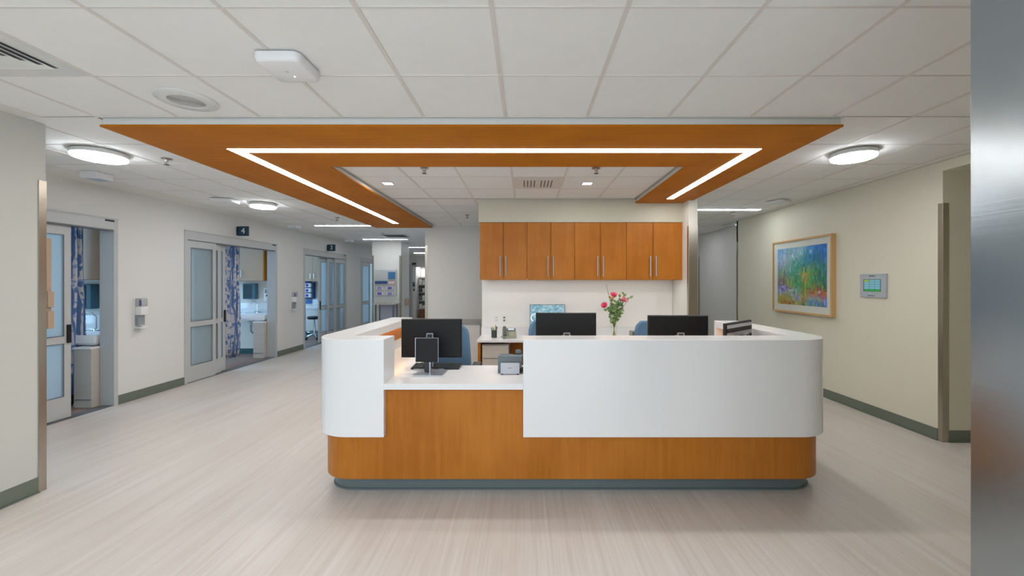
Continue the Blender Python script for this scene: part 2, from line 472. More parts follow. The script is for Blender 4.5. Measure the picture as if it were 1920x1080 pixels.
m = MB()
TH = 0.17
openings = [(3.01, 5.44), (6.504, 8.93), (10.0, 12.39), (13.47, 15.87)]
ys = 2.9
for a, b in openings:
    m.box(XL - TH, XL, ys, a, 0, CEIL)
    m.box(XL - TH, XL, a, b, 2.46, CEIL)
    ys = b
m.box(XL - TH, XL, ys, 18.6, 0, CEIL)
wall_left = struct(m.build('wall_left', WALL))
# room partitions and far side
m = MB()
for y0, y1 in ((2.45, 2.6), (5.86, 6.0), (9.35, 9.5), (12.7, 12.85), (16.1, 16.25)):
    m.box(-9.3, XL - TH, y0, y1, 0, CEIL)
m.box(-9.45, -9.3, 2.45, 16.25, 0, CEIL)
struct(m.build('wall_left', WALLW))
# near wall on the left
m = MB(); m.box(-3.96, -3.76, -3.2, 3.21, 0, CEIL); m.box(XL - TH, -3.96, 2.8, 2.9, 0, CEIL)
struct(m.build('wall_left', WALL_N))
# right wall with the alcove
m = MB()
m.box(XR, XR + 0.16, 4.16, 8.22, 0, CEIL)
m.box(XR, XR + 0.16, -3.2, 4.16, 2.757, CEIL)
m.box(XR + 0.16, 5.75, 4.16, 4.3, 0, CEIL)
m.box(5.6, 5.75, 0.4, 4.16, 0, CEIL)
m.box(XR + 0.16, 5.6, -3.2, 4.16, 2.757, CEIL)
struct(m.build('wall_right', WALL_R))
struct(B(1.725, 5.6, 0.55, 1.185, 0, CEIL).build('wall_right', WALL_R))
m = MB()
m.box(4.55, 4.7, 8.22, 12.2, 0, CEIL); m.box(XR, 4.7, 8.17, 8.22, 0, CEIL)
struct(m.build('wall_right', WALL))
# walls behind the desk
struct(B(-2.19, 2.448, 8.95, 9.1, 0, CEIL).build('wall_back', WALL))
m = MB()
m.box(-0.69, 2.32, 6.45, 6.6, 0, CEIL)
m.box(-0.69, 2.32, 6.04, 6.45, 2.512, CEIL)
struct(m.build('wall_back', FASCIA))
struct(B(2.32, 2.448, 5.82, 8.95, 0, CEIL).build('wall_right', WALLW))
struct(B(2.32, 2.448, 9.1, 12.2, 0, CEIL).build('wall_right', WALL))
struct(B(2.3, 4.7, 12.2, 12.35, 0, CEIL).build('wall_back', WALL))
# side of the left corridor behind the back wall
struct(B(-2.19, -2.04, 9.1, 18.6, 0, CEIL).build('wall_right', WALL))
# pillar at the corridor split
struct(B(-4.6, -3.73, 12.3, 13.15, 0, CEIL).build('wall_back', WALLW))
# end wall with the opening to the supply shelves
m = MB()
m.box(XL - TH, -4.98, 18.6, 18.75, 0, CEIL); m.box(-4.3, -2.04, 18.6, 18.75, 0, CEIL); m.box(-4.98, -4.3, 18.6, 18.75, 2.33, CEIL)
m.box(-5.1, -4.98, 18.75, 19.7, 0, 2.5); m.box(-4.3, -4.2, 18.75, 19.7, 0, 2.5); m.box(-5.1, -4.2, 19.7, 19.8, 0, 2.5); m.box(-5.1, -4.2, 18.75, 19.8, 2.5, 2.6)
struct(m.build('wall_back', WALL))
struct(B(-5.1, -4.2, 18.8, 19.8, -0.05, 0).build('floor', ROOMFLOOR))

# baseboards (coved vinyl)
def baseboard(name, segs, mt=BASEB):
    mm = MB()
    for (ax, x0, y0, x1, y1, nx, ny) in segs:
        if ax == 'x':    # runs along y, faces nx
            mm.prism([(x0, y0), (x0 + nx * 0.006, y0), (x0 + nx * 0.006, y1), (x0, y1)], 0, 0.12)
            mm.prism([(x0, y0), (x0 + nx * 0.018, y0), (x0 + nx * 0.018, y1), (x0, y1)], 0, 0.01)
        else:
            mm.prism([(x0, y0), (x1, y0), (x1, y0 + ny * 0.006), (x0, y0 + ny * 0.006)], 0, 0.12)
            mm.prism([(x0, y0), (x1, y0), (x1, y0 + ny * 0.018), (x0, y0 + ny * 0.018)], 0, 0.01)
    return struct(mm.build(name, mt))
baseboard('baseboard_left', [('x', XL, 5.44, XL, 6.504, 1, 0), ('x', XL, 8.93, XL, 10.0, 1, 0), ('x', XL, 12.39, XL, 13.47, 1, 0), ('x', XL, 15.87, XL, 18.6, 1, 0)])
baseboard('baseboard_left', [('x', -3.76, -3.2, -3.76, 3.16, 1, 0)])
baseboard('baseboard_right', [('x', XR, 4.21, XR, 8.17, -1, 0), ('x', 4.55, 8.22, 4.55, 12.2, -1, 0), ('y', 4.30, 4.16, 5.6, 4.16, 0, -1), ('x', 2.448, 5.9, 2.448, 8.95, 1, 0)])
baseboard('baseboard_back', [('y', -2.13, 8.95, -0.7, 8.95, 0, -1), ('y', -4.55, 12.3, -3.78, 12.3, 0, -1)])
baseboard('baseboard_left', [('y', -9.2, 5.86, XL - TH, 5.86, 0, -1), ('y', -9.2, 9.35, XL - TH, 9.35, 0, -1), ('y', -9.2, 12.7, XL - TH, 12.7, 0, -1)], TEAL)

# ------------------------------------------------------------------ ceiling: slab, borders, tees, tiles
ceiling = struct(B(-9.45, 5.75, -3.2, 19.8, CEIL + 0.045, CEIL + 0.1).build('ceiling', WALLW))
m = MB()
m.box(XL, -5.03, 3.06, 18.6, CEIL, CEIL + 0.045)
m.box(-9.3, XL, 2.45, 16.25, CEIL, CEIL + 0.045)
m.box(-3.76, -3.63, -3.2, 3.06, CEIL, CEIL + 0.045)
m.box(-5.03, -3.76, 2.9, 3.06, CEIL, CEIL + 0.045)
m.box(4.6, 5.75, -3.2, 4.16, 2.76, CEIL + 0.045)
m.build('border_board', WALLW, ceiling)
def lines(a, b, off, step=0.61):
    k = math.ceil((a - off) / step - 1e-6); r = []
    while off + k * step < b - 1e-6:
        v = off + k * step
        if v > a + 0.02: r.append(v)
        k += 1
    return [a] + r + [b]
tees = MB(); tile_meshes = {}; far = MB(); ntile = 0
TW = 0.012; TH_ = 0.0055; AREA_N = [0]
def area(x0, x1, y0, y1, yoff, single, skip=()):
    global ntile
    xs = lines(x0, x1, -0.151); yv = lines(y0, y1, yoff)
    AREA_N[0] += 1; dz = 0.0004 * AREA_N[0]
    for x in xs: tees.box(x - TW, x + TW, y0, y1, CEIL + dz, CEIL + 0.02 + dz)
    for y in yv: tees.box(x0, x1, y - TH_, y + TH_, CEIL + 0.0002 + dz, CEIL + 0.0202 + dz)
    for i in range(len(xs) - 1):
        for j in range(len(yv) - 1):
            a, b, c, d = xs[i], xs[i + 1], yv[j], yv[j + 1]
            if b - a < 0.04 or d - c < 0.04: continue
            cx, cy = (a + b) / 2, (c + d) / 2
            if any(abs(cx - sx) < 0.3 and abs(cy - sy) < 0.3 for sx, sy in skip): continue
            hw, hd = (b - a) / 2 - TW + 0.003, (d - c) / 2 - TH_ + 0.002
            if single and cy > 1.3 and cy < 8.9 and ntile < 295:
                key = (round(hw, 3), round(hd, 3))
                if key not in tile_meshes:
                    o = B(-hw, hw, -hd, hd, 0, 0.016).build('ceiling_tile', TILE, ceiling, world=False)
                    tile_meshes[key] = o.data
                else:
                    o = bpy.data.objects.new('ceiling_tile', tile_meshes[key]); COL.objects.link(o); o.parent = ceiling
                o.location = (cx, cy, CEIL + 0.004 + random.uniform(-0.0008, 0.0008))
                o.rotation_euler = (random.uniform(-.002, .002), random.uniform(-.002, .002), 0)
                ntile += 1
            else:
                far.box(cx - hw, cx + hw, cy - hd, cy + hd, CEIL + 0.004, CEIL + 0.02)
area(-3.63, XR, -3.2, 3.06, 1.84, True, skip=[(-2.895, 2.145)])
area(-5.03, -3.19, 3.06, 8.72, 1.84, True)
area(-1.96, 1.605, 4.12, 6.04, 4.79, True, skip=[(0.155, 5.09)])
area(-1.96, -0.69, 6.04, 8.95, 4.79, True)
area(2.386, XR, 3.06, 8.9, 1.84, True)
area(-5.03, -2.19, 8.72, 18.6, 1.84, False)
area(2.448, 4.55, 8.9, 12.2, 1.84, False)
tees.build('tee_grid', TEE, ceiling, fix=False, kind='stuff')
far.build('far_ceiling_tile', TILE, ceiling, fix=False, kind='stuff')

# ------------------------------------------------------------------ wood ceiling canopy
CB = CZ + 1.17
canopy = thing('ceiling_canopy', 'large U-shaped wood canopy with a white light strip hung on ceiling over the desk', 'ceiling canopy', (-0.4, 3.07, CB))
CX0, CX1, CY0 = -3.19, 2.386, 3.07
IX0, IX1, IY = -1.975, 1.62, 4.14
LE, RE = 8.75, 6.03
m = MB()
e = 0.012
m.box(CX0 + e, CX1 - e, CY0 + e, IY - e, CB + 0.016, CEIL + 0.03)
m.box(CX0 + e, IX0 - e, IY - e, LE - e, CB + 0.016, CEIL + 0.03)
m.box(IX1 + e, CX1 - e, IY - e, RE, CB + 0.016, CEIL + 0.03)
m.build('reveal_frame', METALW, canopy)
B(CX0, CX1, CY0, IY, CB, CB + 0.0155).build('wood_panel', WOODX, canopy)
B(CX0, IX0, IY + 0.001, LE, CB, CB + 0.0155).build('wood_panel', WOODY, canopy)
B(IX1, CX1, IY + 0.001, RE, CB, CB + 0.0155).build('wood_panel', WOODY, canopy)
m = MB()
SX0, SX1, SY = -2.61, 2.065, 3.58
m.box(SX0, SX1, SY, SY + 0.10, CB - 0.002, CB + 0.001)
m.box(SX0, SX0 + 0.10, SY + 0.1, 8.1, CB - 0.002, CB + 0.001)
m.box(SX1 - 0.09, SX1, SY + 0.1, 5.72, CB - 0.002, CB + 0.001)
m.build('light_strip', LED, canopy, label='glowing white light strip')

# ------------------------------------------------------------------ ceiling lamps and fittings
def round_lamp(x, y, r, label):
    t = thing('round_ceiling_lamp', label, 'ceiling lamp', (x, y, CEIL), group='round ceiling lamps')
    MB().lathe([(r * 0.93, 0.0), (r, -0.012), (r, -0.042), (r * 0.97, -0.046)], (x, y, CEIL), 40).build('rim', METALW, t, smooth=True)
    MB().lathe([(r * 0.97, -0.0465), (r * 0.95, -0.062), (r * 0.85, -0.07), (r * 0.4, -0.074), (0.0001, -0.075)], (x, y, CEIL), 40).build('diffuser', LEDR, t, smooth=True)
round_lamp(-4.02, 3.87, 0.205, 'round glowing ceiling lamp at the left, above the nearest sliding door')
round_lamp(3.10, 3.87, 0.185, 'round glowing ceiling lamp at the right, above the painting wall')
round_lamp(-4.09, 6.39, 0.185, 'small round glowing ceiling lamp farther along the left corridor')

def linear_lamp(x0, x1, y, label):
    t = thing('linear_ceiling_lamp', label, 'ceiling lamp', ((x0 + x1) / 2, y, CEIL), group='linear ceiling lamps')
    B(x0, x1, y - 0.045, y + 0.045, CEIL - 0.012, CEIL + 0.003).build('housing', METALW, t)
    B(x0 + 0.01, x1 - 0.01, y - 0.038, y + 0.038, CEIL - 0.0165, CEIL - 0.0125).build('diffuser', LEDL, t)
linear_lamp(-4.51, -3.29, 8.78, 'thin line lamp whose right end hides behind the wood canopy')
linear_lamp(-4.58, -3.33, 11.57, 'thin line lamp just in front of the white pillar')
linear_lamp(-4.05, -2.9, 14.2, 'thin line lamp behind the pillar, nearer of the two')
linear_lamp(-4.6, -3.5, 16.9, 'thin line lamp behind the pillar, farther of the two')
linear_lamp(2.72, 3.94, 6.87, 'thin line lamp in the right corridor beside the steel wall end')

linear_lamp(2.75, 3.95, 9.8, 'added line lamp brightening the far right corridor, unseen past the steel wall end')  # unseen lamp, added to brighten the wall of the right corridor
def downlight(x, y, label):
    t = thing('square_downlight', label, 'ceiling lamp', (x, y, CEIL), group='square downlights inside the canopy')
    mm = MB()
    o, i = 0.072, 0.056
    for a in ((-o, o, -o, -i), (-o, o, i, o), (-o, -i, -i, i), (i, o, -i, i)): mm.box(x + a[0], x + a[1], y + a[2], y + a[3], CEIL - 0.004, CEIL + 0.004)
    mm.build('trim', METALW, t)
    B(x - i, x + i, y - i, y + i, CEIL - 0.002, CEIL + 0.003).build('lens', LEDC, t)
downlight(-1.71, 5.10, 'small square downlight on the left inside the canopy opening')
downlight(0.77, 5.10, 'small square downlight on the right inside the canopy opening')

def sprinkler_proto():
    t = thing('sprinkler_head', '', 'sprinkler', (0, 0, 0), group='ceiling sprinklers')
    MB().lathe([(0.0001, 0.0), (0.045, 0.0), (0.045, -0.004), (0.018, -0.008), (0.012, -0.02), (0.012, -0.03)], n=20).build('escutcheon', STEEL, t, world=False, smooth=True)
    mm = MB()
    mm.tube([(-0.012, 0, -0.02), (-0.016, 0, -0.04), (-0.004, 0, -0.055)], 0.003, 6); mm.tube([(0.012, 0, -0.02), (0.016, 0, -0.04), (0.004, 0, -0.055)], 0.003, 6)
    mm.tube([(0, 0, -0.02), (0, 0, -0.055)], 0.0035, 6)
    mm.build('frame_arms', STEEL, t, world=False, smooth=True)
    MB().lathe([(0.0001, -0.055), (0.024, -0.056), (0.026, -0.058), (0.0001, -0.060)], n=20).build('deflector', DARK, t, world=False)
    return t
sp = sprinkler_proto()
sps = [(-3.58, 4.09, 'sprinkler head near the large round lamp at the left'),
       (-1.09, 4.42, 'sprinkler head on the left inside the canopy opening'),
       (0.765, 4.42, 'sprinkler head on the right inside the canopy opening'),
       (-3.57, 7.77, 'sprinkler head above the first line lamp of the left corridor'),
       (-1.06, 7.47, 'sprinkler head on the ceiling in front of the grey back wall'),
       (3.65, 7.2, 'sprinkler head under the line lamp of the right corridor'),
       (-3.55, 10.2, 'distant sprinkler head beside the corridor vent')]
for i, (x, y, l) in enumerate(sps):
    o = sp if i == 0 else copy_tree(sp)
    o.location = (x, y, CEIL); o['label'] = l

# rooms' dome lights on the ceiling border
def dome(x, y, label):
    t = thing('call_light', label, 'signal light', (x, y, CEIL), group='room call lights on the ceiling')
    B(x - 0.09, x + 0.09, y - 0.10, y - 0.06, CEIL - 0.075, CEIL, 0.004).build('cap', WHITE_M, t)
    mm = B(x - 0.085, x + 0.085, y - 0.058, y + 0.10, CEIL - 0.07, CEIL, 0.004)
    mm.build('housing', WHITE_M, t)
    mm = MB()
    for k in range(6): mm.box(x - 0.07 + k * 0.025, x - 0.06 + k * 0.025, y - 0.05, y + 0.09, CEIL - 0.074, CEIL - 0.07)
    mm.build('lens_rib', mat('pale_blue_lens', (170, 190, 212), rough=0.3), t)
dome(-4.83, 4.62, 'white ribbed call light above the nearest sliding door')
dome(-4.93, 8.75, 'small call light on ceiling between rooms 4 and 3')
dome(-5.02, 11.7, 'small call light on ceiling past the number 3 sign')

def wifi(x, y, w, d, h, label, rz=0.0, led=True):
    t = thing('wireless_access_point', label, 'access point', (x, y, CEIL), rz)
    MB().loft(w, d, 0.04, [(-0.006, 0.0), (-h * 0.5, 0.0), (-h * 0.85, 0.003), (-h - 0.002, 0.010), (-h - 0.006, 0.018)]).build('shell', WHITE_M, t, world=False, smooth=True)
    B(-w * 0.4, w * 0.4, -d * 0.4, d * 0.4, -0.008, 0).build('mounting_plate', DARK, t, world=False)
    if led: MB().lathe([(0.0001, -h - 0.0068), (0.004, -h - 0.0072), (0.004, -h - 0.005)], (0.01, 0.045, 0), 10).build('status_light', mat('blue_led', (200, 215, 255), emit=(190, 205, 255), estr=6.0), t, world=False)
    return t
wp = wifi(-1.33, 2.30, 0.25, 0.26, 0.05, 'white rounded square wireless unit with blue light on near ceiling')
o = text('marking', '.I.. .', 0.016, mat('ink_grey', (120, 122, 124)), (-1.335, 2.29, CEIL - 0.0572), (PI, 0, PI), wp)
o.scale = (1, 1, 1)
wifi(-4.45, 6.08, 0.30, 0.26, 0.05, 'white wireless unit left of the small round lamp', 0.1)
wifi(3.83, 6.2, 0.26, 0.26, 0.05, 'white wireless unit on the right ceiling above the painting', 0.5)

# loudspeaker
x, y = -2.29, 2.77
t = thing('ceiling_loudspeaker', 'round white loudspeaker with mesh grille in a ceiling tile', 'loudspeaker', (x, y, CEIL))
MB().lathe([(0.178, 0.002), (0.178, -0.004), (0.168, -0.010), (0.104, -0.012), (0.100, -0.006), (0.100, 0.002)], (x, y, CEIL), 48).build('baffle', METALW, t, smooth=True)
mm = MB()
for k in range(16):
    r = 0.004 + k * 0.006
    mm.lathe([(r, -0.006), (r + 0.0035, -0.006), (r + 0.0035, -0.009), (r, -0.009), (r, -0.006)], (x, y, CEIL), 32)
mm.build('grille_ring', mat('grille_grey', (196, 198, 196), rough=0.5), t, fix=False)
MB().lathe([(0.0001, -0.002), (0.102, -0.002), (0.102, 0.0)], (x, y, CEIL), 32).build('cone', mat('grille_dark', (150, 152, 152)), t)
mm = MB()
for k in range(4):
    a = k * PI / 2 + 0.5
    mm.lathe([(0.0001, -0.0125), (0.004, -0.012), (0.004, -0.010)], (x + 0.155 * math.cos(a), y + 0.155 * math.sin(a), CEIL), 8)
mm.build('screws', STEEL, t, kind='stuff')

# supply diffuser top left
x0, x1, y0, y1 = -3.19, -2.60, 1.85, 2.44
t = thing('air_diffuser', 'white metal air diffuser panel with stepped louvres at ceiling top left', 'air vent', ((x0 + x1) / 2, (y0 + y1) / 2, CEIL))
B(x0, x1, y0, y1, CEIL - 0.002, CEIL + 0.006).build('panel', METALW, t)
for k in range(4):
    r = 0.205 - k * 0.045
    cx, cy = (x0 + x1) / 2, (y0 + y1) / 2
    mm = MB(); zt, zb = CEIL - 0.003, CEIL - 0.012
    o_, i_ = r, r - 0.034
    for (a0, a1, s0) in (('n', 1, 1),): pass
    def quad_ring(o1, z1, i1, z2):
        v = [(cx - o1, cy - o1, z1), (cx + o1, cy - o1, z1), (cx + o1, cy + o1, z1), (cx - o1, cy + o1, z1),
             (cx - i1, cy - i1, z2), (cx + i1, cy - i1, z2), (cx + i1, cy + i1, z2), (cx - i1, cy + i1, z2)]
        f = [(0, 1, 5, 4), (1, 2, 6, 5), (2, 3, 7, 6), (3, 0, 4, 7)]
        mm.add(v, f)
    quad_ring(o_, zb, i_, zt); quad_ring(o_, zb + 0.001, i_, zt + 0.001)
    mm.build('louvre', METALW, t, fix=False)
B(cx - 0.21, cx + 0.21, cy - 0.21, cy + 0.21, CEIL - 0.0028, CEIL - 0.002).build('throat', mat('duct_dark', (110, 114, 118)), t)

# slotted vent inside the canopy
x0, x1, y0, y1 = -0.139, 0.449, 4.80, 5.39
t = thing('slotted_air_vent', 'beige slotted air vent inside the canopy opening', 'air vent', ((x0 + x1) / 2, (y0 + y1) / 2, CEIL))
B(x0, x1, y0, y1, CEIL - 0.001, CEIL + 0.006).build('panel', TEE, t)
B(x0 + 0.075, x1 - 0.075, y0 + 0.09, y1 - 0.09, CEIL - 0.008, CEIL - 0.0015).build('raised_face', TEE, t)
for k in range(9):
    if k == 4: continue
    xx = x0 + 0.125 + k * 0.042
    B(xx - 0.007, xx + 0.007, y0 + 0.12, y1 - 0.13, CEIL - 0.0095, CEIL - 0.0082).build('slot', mat('slot_dark', (92, 88, 80)), t)
# far corridor vent
t = thing('corridor_return_vent', 'square return vent on the corridor ceiling in front of the pillar', 'air vent', (-3.4, 10.7, CEIL))
B(-3.7, -3.1, 10.45, 11.0, CEIL - 0.012, CEIL).build('frame', METALW, t)
mm = MB()
for k in range(10): mm.box(-3.66, -3.14, 10.5 + k * 0.047, 10.515 + k * 0.047, CEIL - 0.02, CEIL - 0.012)
mm.build('louvre', DARK, t)

# ------------------------------------------------------------------ corner guards
def guard(name_label, boxes, loc, z0=0.0, z1=2.43):
    t = thing('corner_guard', name_label, 'corner guard', loc, group='steel corner guards')
    for bx in boxes:
        B(*bx, z0, z1, 0.0012).build('guard_face', STEEL, t)
    return t
guard('tall steel corner guard on the near left wall end', [(-3.757, -3.754, 3.16, 3.213), (-3.81, -3.757, 3.211, 3.214)], (-3.757, 3.2, 0), z1=2.415)
guard('tall steel corner guard right of the wall display panel', [(XR - 0.004, XR - 0.001, 4.157, 4.207), (XR - 0.001, XR + 0.06, 4.156, 4.159)], (XR, 4.157, 0))
guard('wide steel guard wrapping the wall end right of the cabinets', [(2.317, 2.3195, 5.816, 5.87), (2.3195, 2.4485, 5.816, 5.8195), (2.4485, 2.451, 5.816, 5.87)], (2.38, 5.82, 0))
guard('thin steel guard at the left edge of the grey back wall', [(-2.192, -2.135, 8.945, 8.948), (-2.194, -2.1915, 8.945, 9.0)], (-2.19, 8.95, 0))
guard('thin steel guard on the far corner of the painting wall', [(XR - 0.004, XR - 0.001, 8.17, 8.22), (XR - 0.001, XR + 0.055, 8.221, 8.224)], (XR, 8.22, 0))
guard('thin steel guard on the left edge of the white pillar', [(-4.603, -4.55, 12.295, 12.298)], (-4.6, 12.3, 0))
guard('thin steel guard on the right edge of the white pillar', [(-3.785, -3.727, 12.295, 12.298), (-3.7285, -3.726, 12.298, 12.35)], (-3.73, 12.3, 0))
guard('thin steel edge far down the right corridor', [(4.54, 4.548, 10.7, 10.76)], (4.545, 10.7, 0), z1=2.3)

# steel-clad wall end right beside the camera
t = thing('steel_clad_column', 'blurred brushed steel column filling the right edge beside the camera', 'column', (1.5, 0.7, 0))
B(1.302, 1.72, 0.1, 1.19, 0, CEIL - 0.001).build('core', WALL, t)
B(1.30, 1.3019, 0.1, 1.196, 0, CEIL - 0.001, 0.0008).build('steel_sheet', STEELB, t)
B(1.3019, 1.72, 1.192, 1.196, 0, CEIL - 0.001).build('steel_sheet', STEELB, t)

# ------------------------------------------------------------------ sliding doors of the treatment rooms
door_n = 0
def leaf(parent, ya, yb, xx, handle=None):
    """one sliding leaf between ya and yb in the plane xx"""
    z0, z1 = 0.012, 2.30
    st = 0.075; d = 0.022
    lf = MB()
    lf.box(xx - d, xx + d, ya, ya + st, z0, z1); lf.box(xx - d, xx + d, yb - st, yb, z0, z1)
    lf.box(xx - d, xx + d, ya + st, yb - st, z0, 0.27); lf.box(xx - d, xx + d, ya + st, yb - st, 2.19, z1)
    lf.box(xx - d, xx + d, ya + st, yb - st, 0.90, 0.985)
    o = lf.build('sliding_leaf', ALU, parent)
    for a, b in ((0.27, 0.90), (0.985, 2.19)):
        B(xx - 0.006, xx + 0.006, ya + st, yb - st, a, b).build('glass_pane', FROST, o)
        g = MB(); gd = 0.008
        g.box(xx + d, xx + d + 0.003, ya + st, ya + st + gd, a, b); g.box(xx + d, xx + d + 0.003, yb - st - gd, yb - st, a, b)
        g.box(xx + d, xx + d + 0.003, ya + st, yb - st, a, a + gd); g.box(xx + d, xx + d + 0.003, ya + st, yb - st, b - gd, b)
        g.build('gasket', ALUD, o)
    if handle is not None:
        yh = handle
        B(xx + d, xx + d + 0.02, yh - 0.02, yh + 0.02, 0.90, 1.12, 0.004).build('pull_handle', BLACK, o)
def sliding_door(a, b, leaves, mirror=False):
    global door_n
    door_n += 1
    t = bpy.data.objects.new('door_%d' % door_n, None); COL.objects.link(t); t.location = (XL, (a + b) / 2, 0); t['kind'] = 'structure'
    fw = 0.055
    f = MB()
    f.box(XL - TH - 0.005, XL + 0.012, a, a + fw, 0, 2.46); f.box(XL - TH - 0.005, XL + 0.012, b - fw, b, 0, 2.46)
    f.build('door_frame', ALU, t)
    h = MB()
    h.box(XL - TH - 0.005, XL + 0.012, a + fw, b - fw, 2.315, 2.448)
    h.box(XL - 0.02, XL + 0.022, a, b, 2.448, 2.462)
    h.build('header', ALU, t)
    B(XL - 0.1, XL + 0.004, a + fw, b - fw, 2.300, 2.315).build('track', ALUD, t)
    o = B(XL + 0.012, XL + 0.0135, b - 0.17, b - 0.05, 2.415, 2.44).build('rating_plate', INK, t)
    o = B(XL - 0.14, XL - 0.0, a + fw, b - fw, 0, 0.006).build('floor_track', ALUD, t)
    for l in leaves: leaf(t, *l)
    return t
sliding_door(*openings[0], [(3.95, 4.62, XL - 0.02), (4.22, 4.93, XL - 0.07, 4.90)])
sliding_door(*openings[1], [(6.56, 7.17, XL - 0.02), (6.72, 7.36, XL - 0.075), (6.92, 7.55, XL - 0.13, 7.525)])
sliding_door(*openings[2], [(11.68, 12.33, XL - 0.02), (11.35, 12.0, XL - 0.075), (11.0, 11.65, XL - 0.13, 11.02)])
sliding_door(*openings[3], [(13.55, 14.3, XL - 0.02), (15.0, 15.8, XL - 0.075)])

# chart holder seen through the first door
t = thing('wall_file_holder', 'beige file holder box on the edge of the nearest sliding door', 'file holder', (XL - 0.03, 4.55, 1.3))
B(XL + 0.004, XL + 0.03, 4.60, 4.66, 1.10, 2.12, 0.003).build('back_panel', PEACH, t)
B(XL + 0.03, XL + 0.06, 4.60, 4.66, 1.10, 1.30, 0.003).build('lower_tray', PEACH, t)
B(XL + 0.03, XL + 0.06, 4.60, 4.66, 1.34, 1.52, 0.003).build('upper_tray', PEACH, t)

# room number flag signs
def flag(y, z0, num, label):
    t = thing('room_number_sign', label, 'sign', (XL, y, z0), group='room number flag signs')
    B(XL + 0.012, XL + 0.215, y - 0.012, y + 0.012, z0, z0 + 0.18, 0.002).build('plate', NAVY, t)
    B(XL + 0.001, XL + 0.012, y - 0.03, y + 0.03, z0 + 0.01, z0 + 0.17).build('bracket', NAVY, t)
    text('numeral', num, 0.15, INKW, (XL + 0.115, y - 0.0135, z0 + 0.09), (PI / 2, 0, 0), t)
flag(7.71, 2.50, '4', 'navy flag sign reading 4 above a sliding door')
flag(11.22, 2.485, '3', 'navy flag sign reading 3 above a farther sliding door')

# hand sanitizer dispensers
def sanitizer(y, label):
    t = thing('sanitizer_dispenser', label, 'soap dispenser', (XL, y, 1.0), group='corridor sanitizer dispensers')
    B(XL + 0.001, XL + 0.014, y - 0.06, y + 0.06, 0.99, 1.41, 0.005).build('back_plate', WHITE_M, t)
    B(XL + 0.014, XL + 0.11, y - 0.055, y + 0.055, 1.17, 1.29, 0.012).build('housing', WHITE_M, t, smooth=True)
    B(XL + 0.014, XL + 0.105, y - 0.05, y + 0.05, 1.29, 1.405, 0.01).build('bottle', mat('clear_plastic_grey', (176, 178, 180), rough=0.2), t, smooth=True)
    B(XL + 0.075, XL + 0.107, y - 0.052, y - 0.0505, 1.30, 1.38).build('printed_label', mat('label_violet', (92, 88, 140)), t)
    B(XL + 0.014, XL + 0.06, y - 0.05, y + 0.05, 1.03, 1.17).build('nozzle_guard', mat('mid_grey', (140, 146, 150)), t)
    mm = MB(); mm.box(XL + 0.012, XL + 0.10, y - 0.06, y + 0.06, 0.985, 1.005, 0.006)
    mm.build('drip_tray', WHITE_M, t, smooth=True)
sanitizer(5.72, 'white sanitizer dispenser on wall between nearest door and door 4')
sanitizer(9.52, 'white sanitizer dispenser on wall between doors 4 and 3')

# ------------------------------------------------------------------ treatment rooms
def curtain(x, ya, yb, z0, z1, label, x2=None):
    t = thing('privacy_curtain', label, 'curtain', (x, (ya + yb) / 2, z0), group='leaf print privacy curtains')
    n = 90; nz = 10
    v = []; f = []; uv = []
    for j in range(nz + 1):
        z = z0 + (z1 - z0) * j / nz
        for i in range(n + 1):
            s = i / n
            amp = 0.05 * (0.75 + 0.25 * (1 - j / nz))
            xx = x + (0 if x2 is None else (x2 - x) * s) + amp * math.sin(s * 2 * PI * 5 + 0.3 * math.sin(j * 0.7)) + 0.012 * math.sin(s * 40)
            yy = ya + (yb - ya) * s + 0.01 * math.sin(j * 0.6 + s * 6)
            v.append((xx, yy, z)); uv.append((s * 1.1, z))
    for j in range(nz):
        for i in range(n):
            a = j * (n + 1) + i
            f.append((a, a + 1, a + n + 2, a + n + 1))
    me = bpy.data.meshes.new('cloth'); off = root_loc(t)
    me.from_pydata([tuple(Vector(p) - off) for p in v], [], f)
    ul = me.uv_layers.new(name='UVMap')
    for l in me.loops: ul.data[l.index].uv = uv[l.vertex_index]
    for p in me.polygons: p.use_smooth = True
    me.materials.append(CURTAIN)
    o = bpy.data.objects.new('cloth', me); COL.objects.link(o); o.parent = t
    sm = o.modifiers.new('thick', 'SOLIDIFY'); sm.thickness = 0.003
    MB().tube([(x, ya - 0.1, z1 + 0.02), (x if x2 is None else x2, yb + 0.1, z1 + 0.02)], 0.012, 8).build('curtain_rail', ALU, t)
curtain(-5.93, 5.10, 5.50, 0.16, 2.72, 'blue leaf print curtain in the nearest room beside a sliding leaf')
curtain(-5.92, 7.95, 8.48, 0.11, 2.72, 'blue and cream leaf print curtain in room 4')

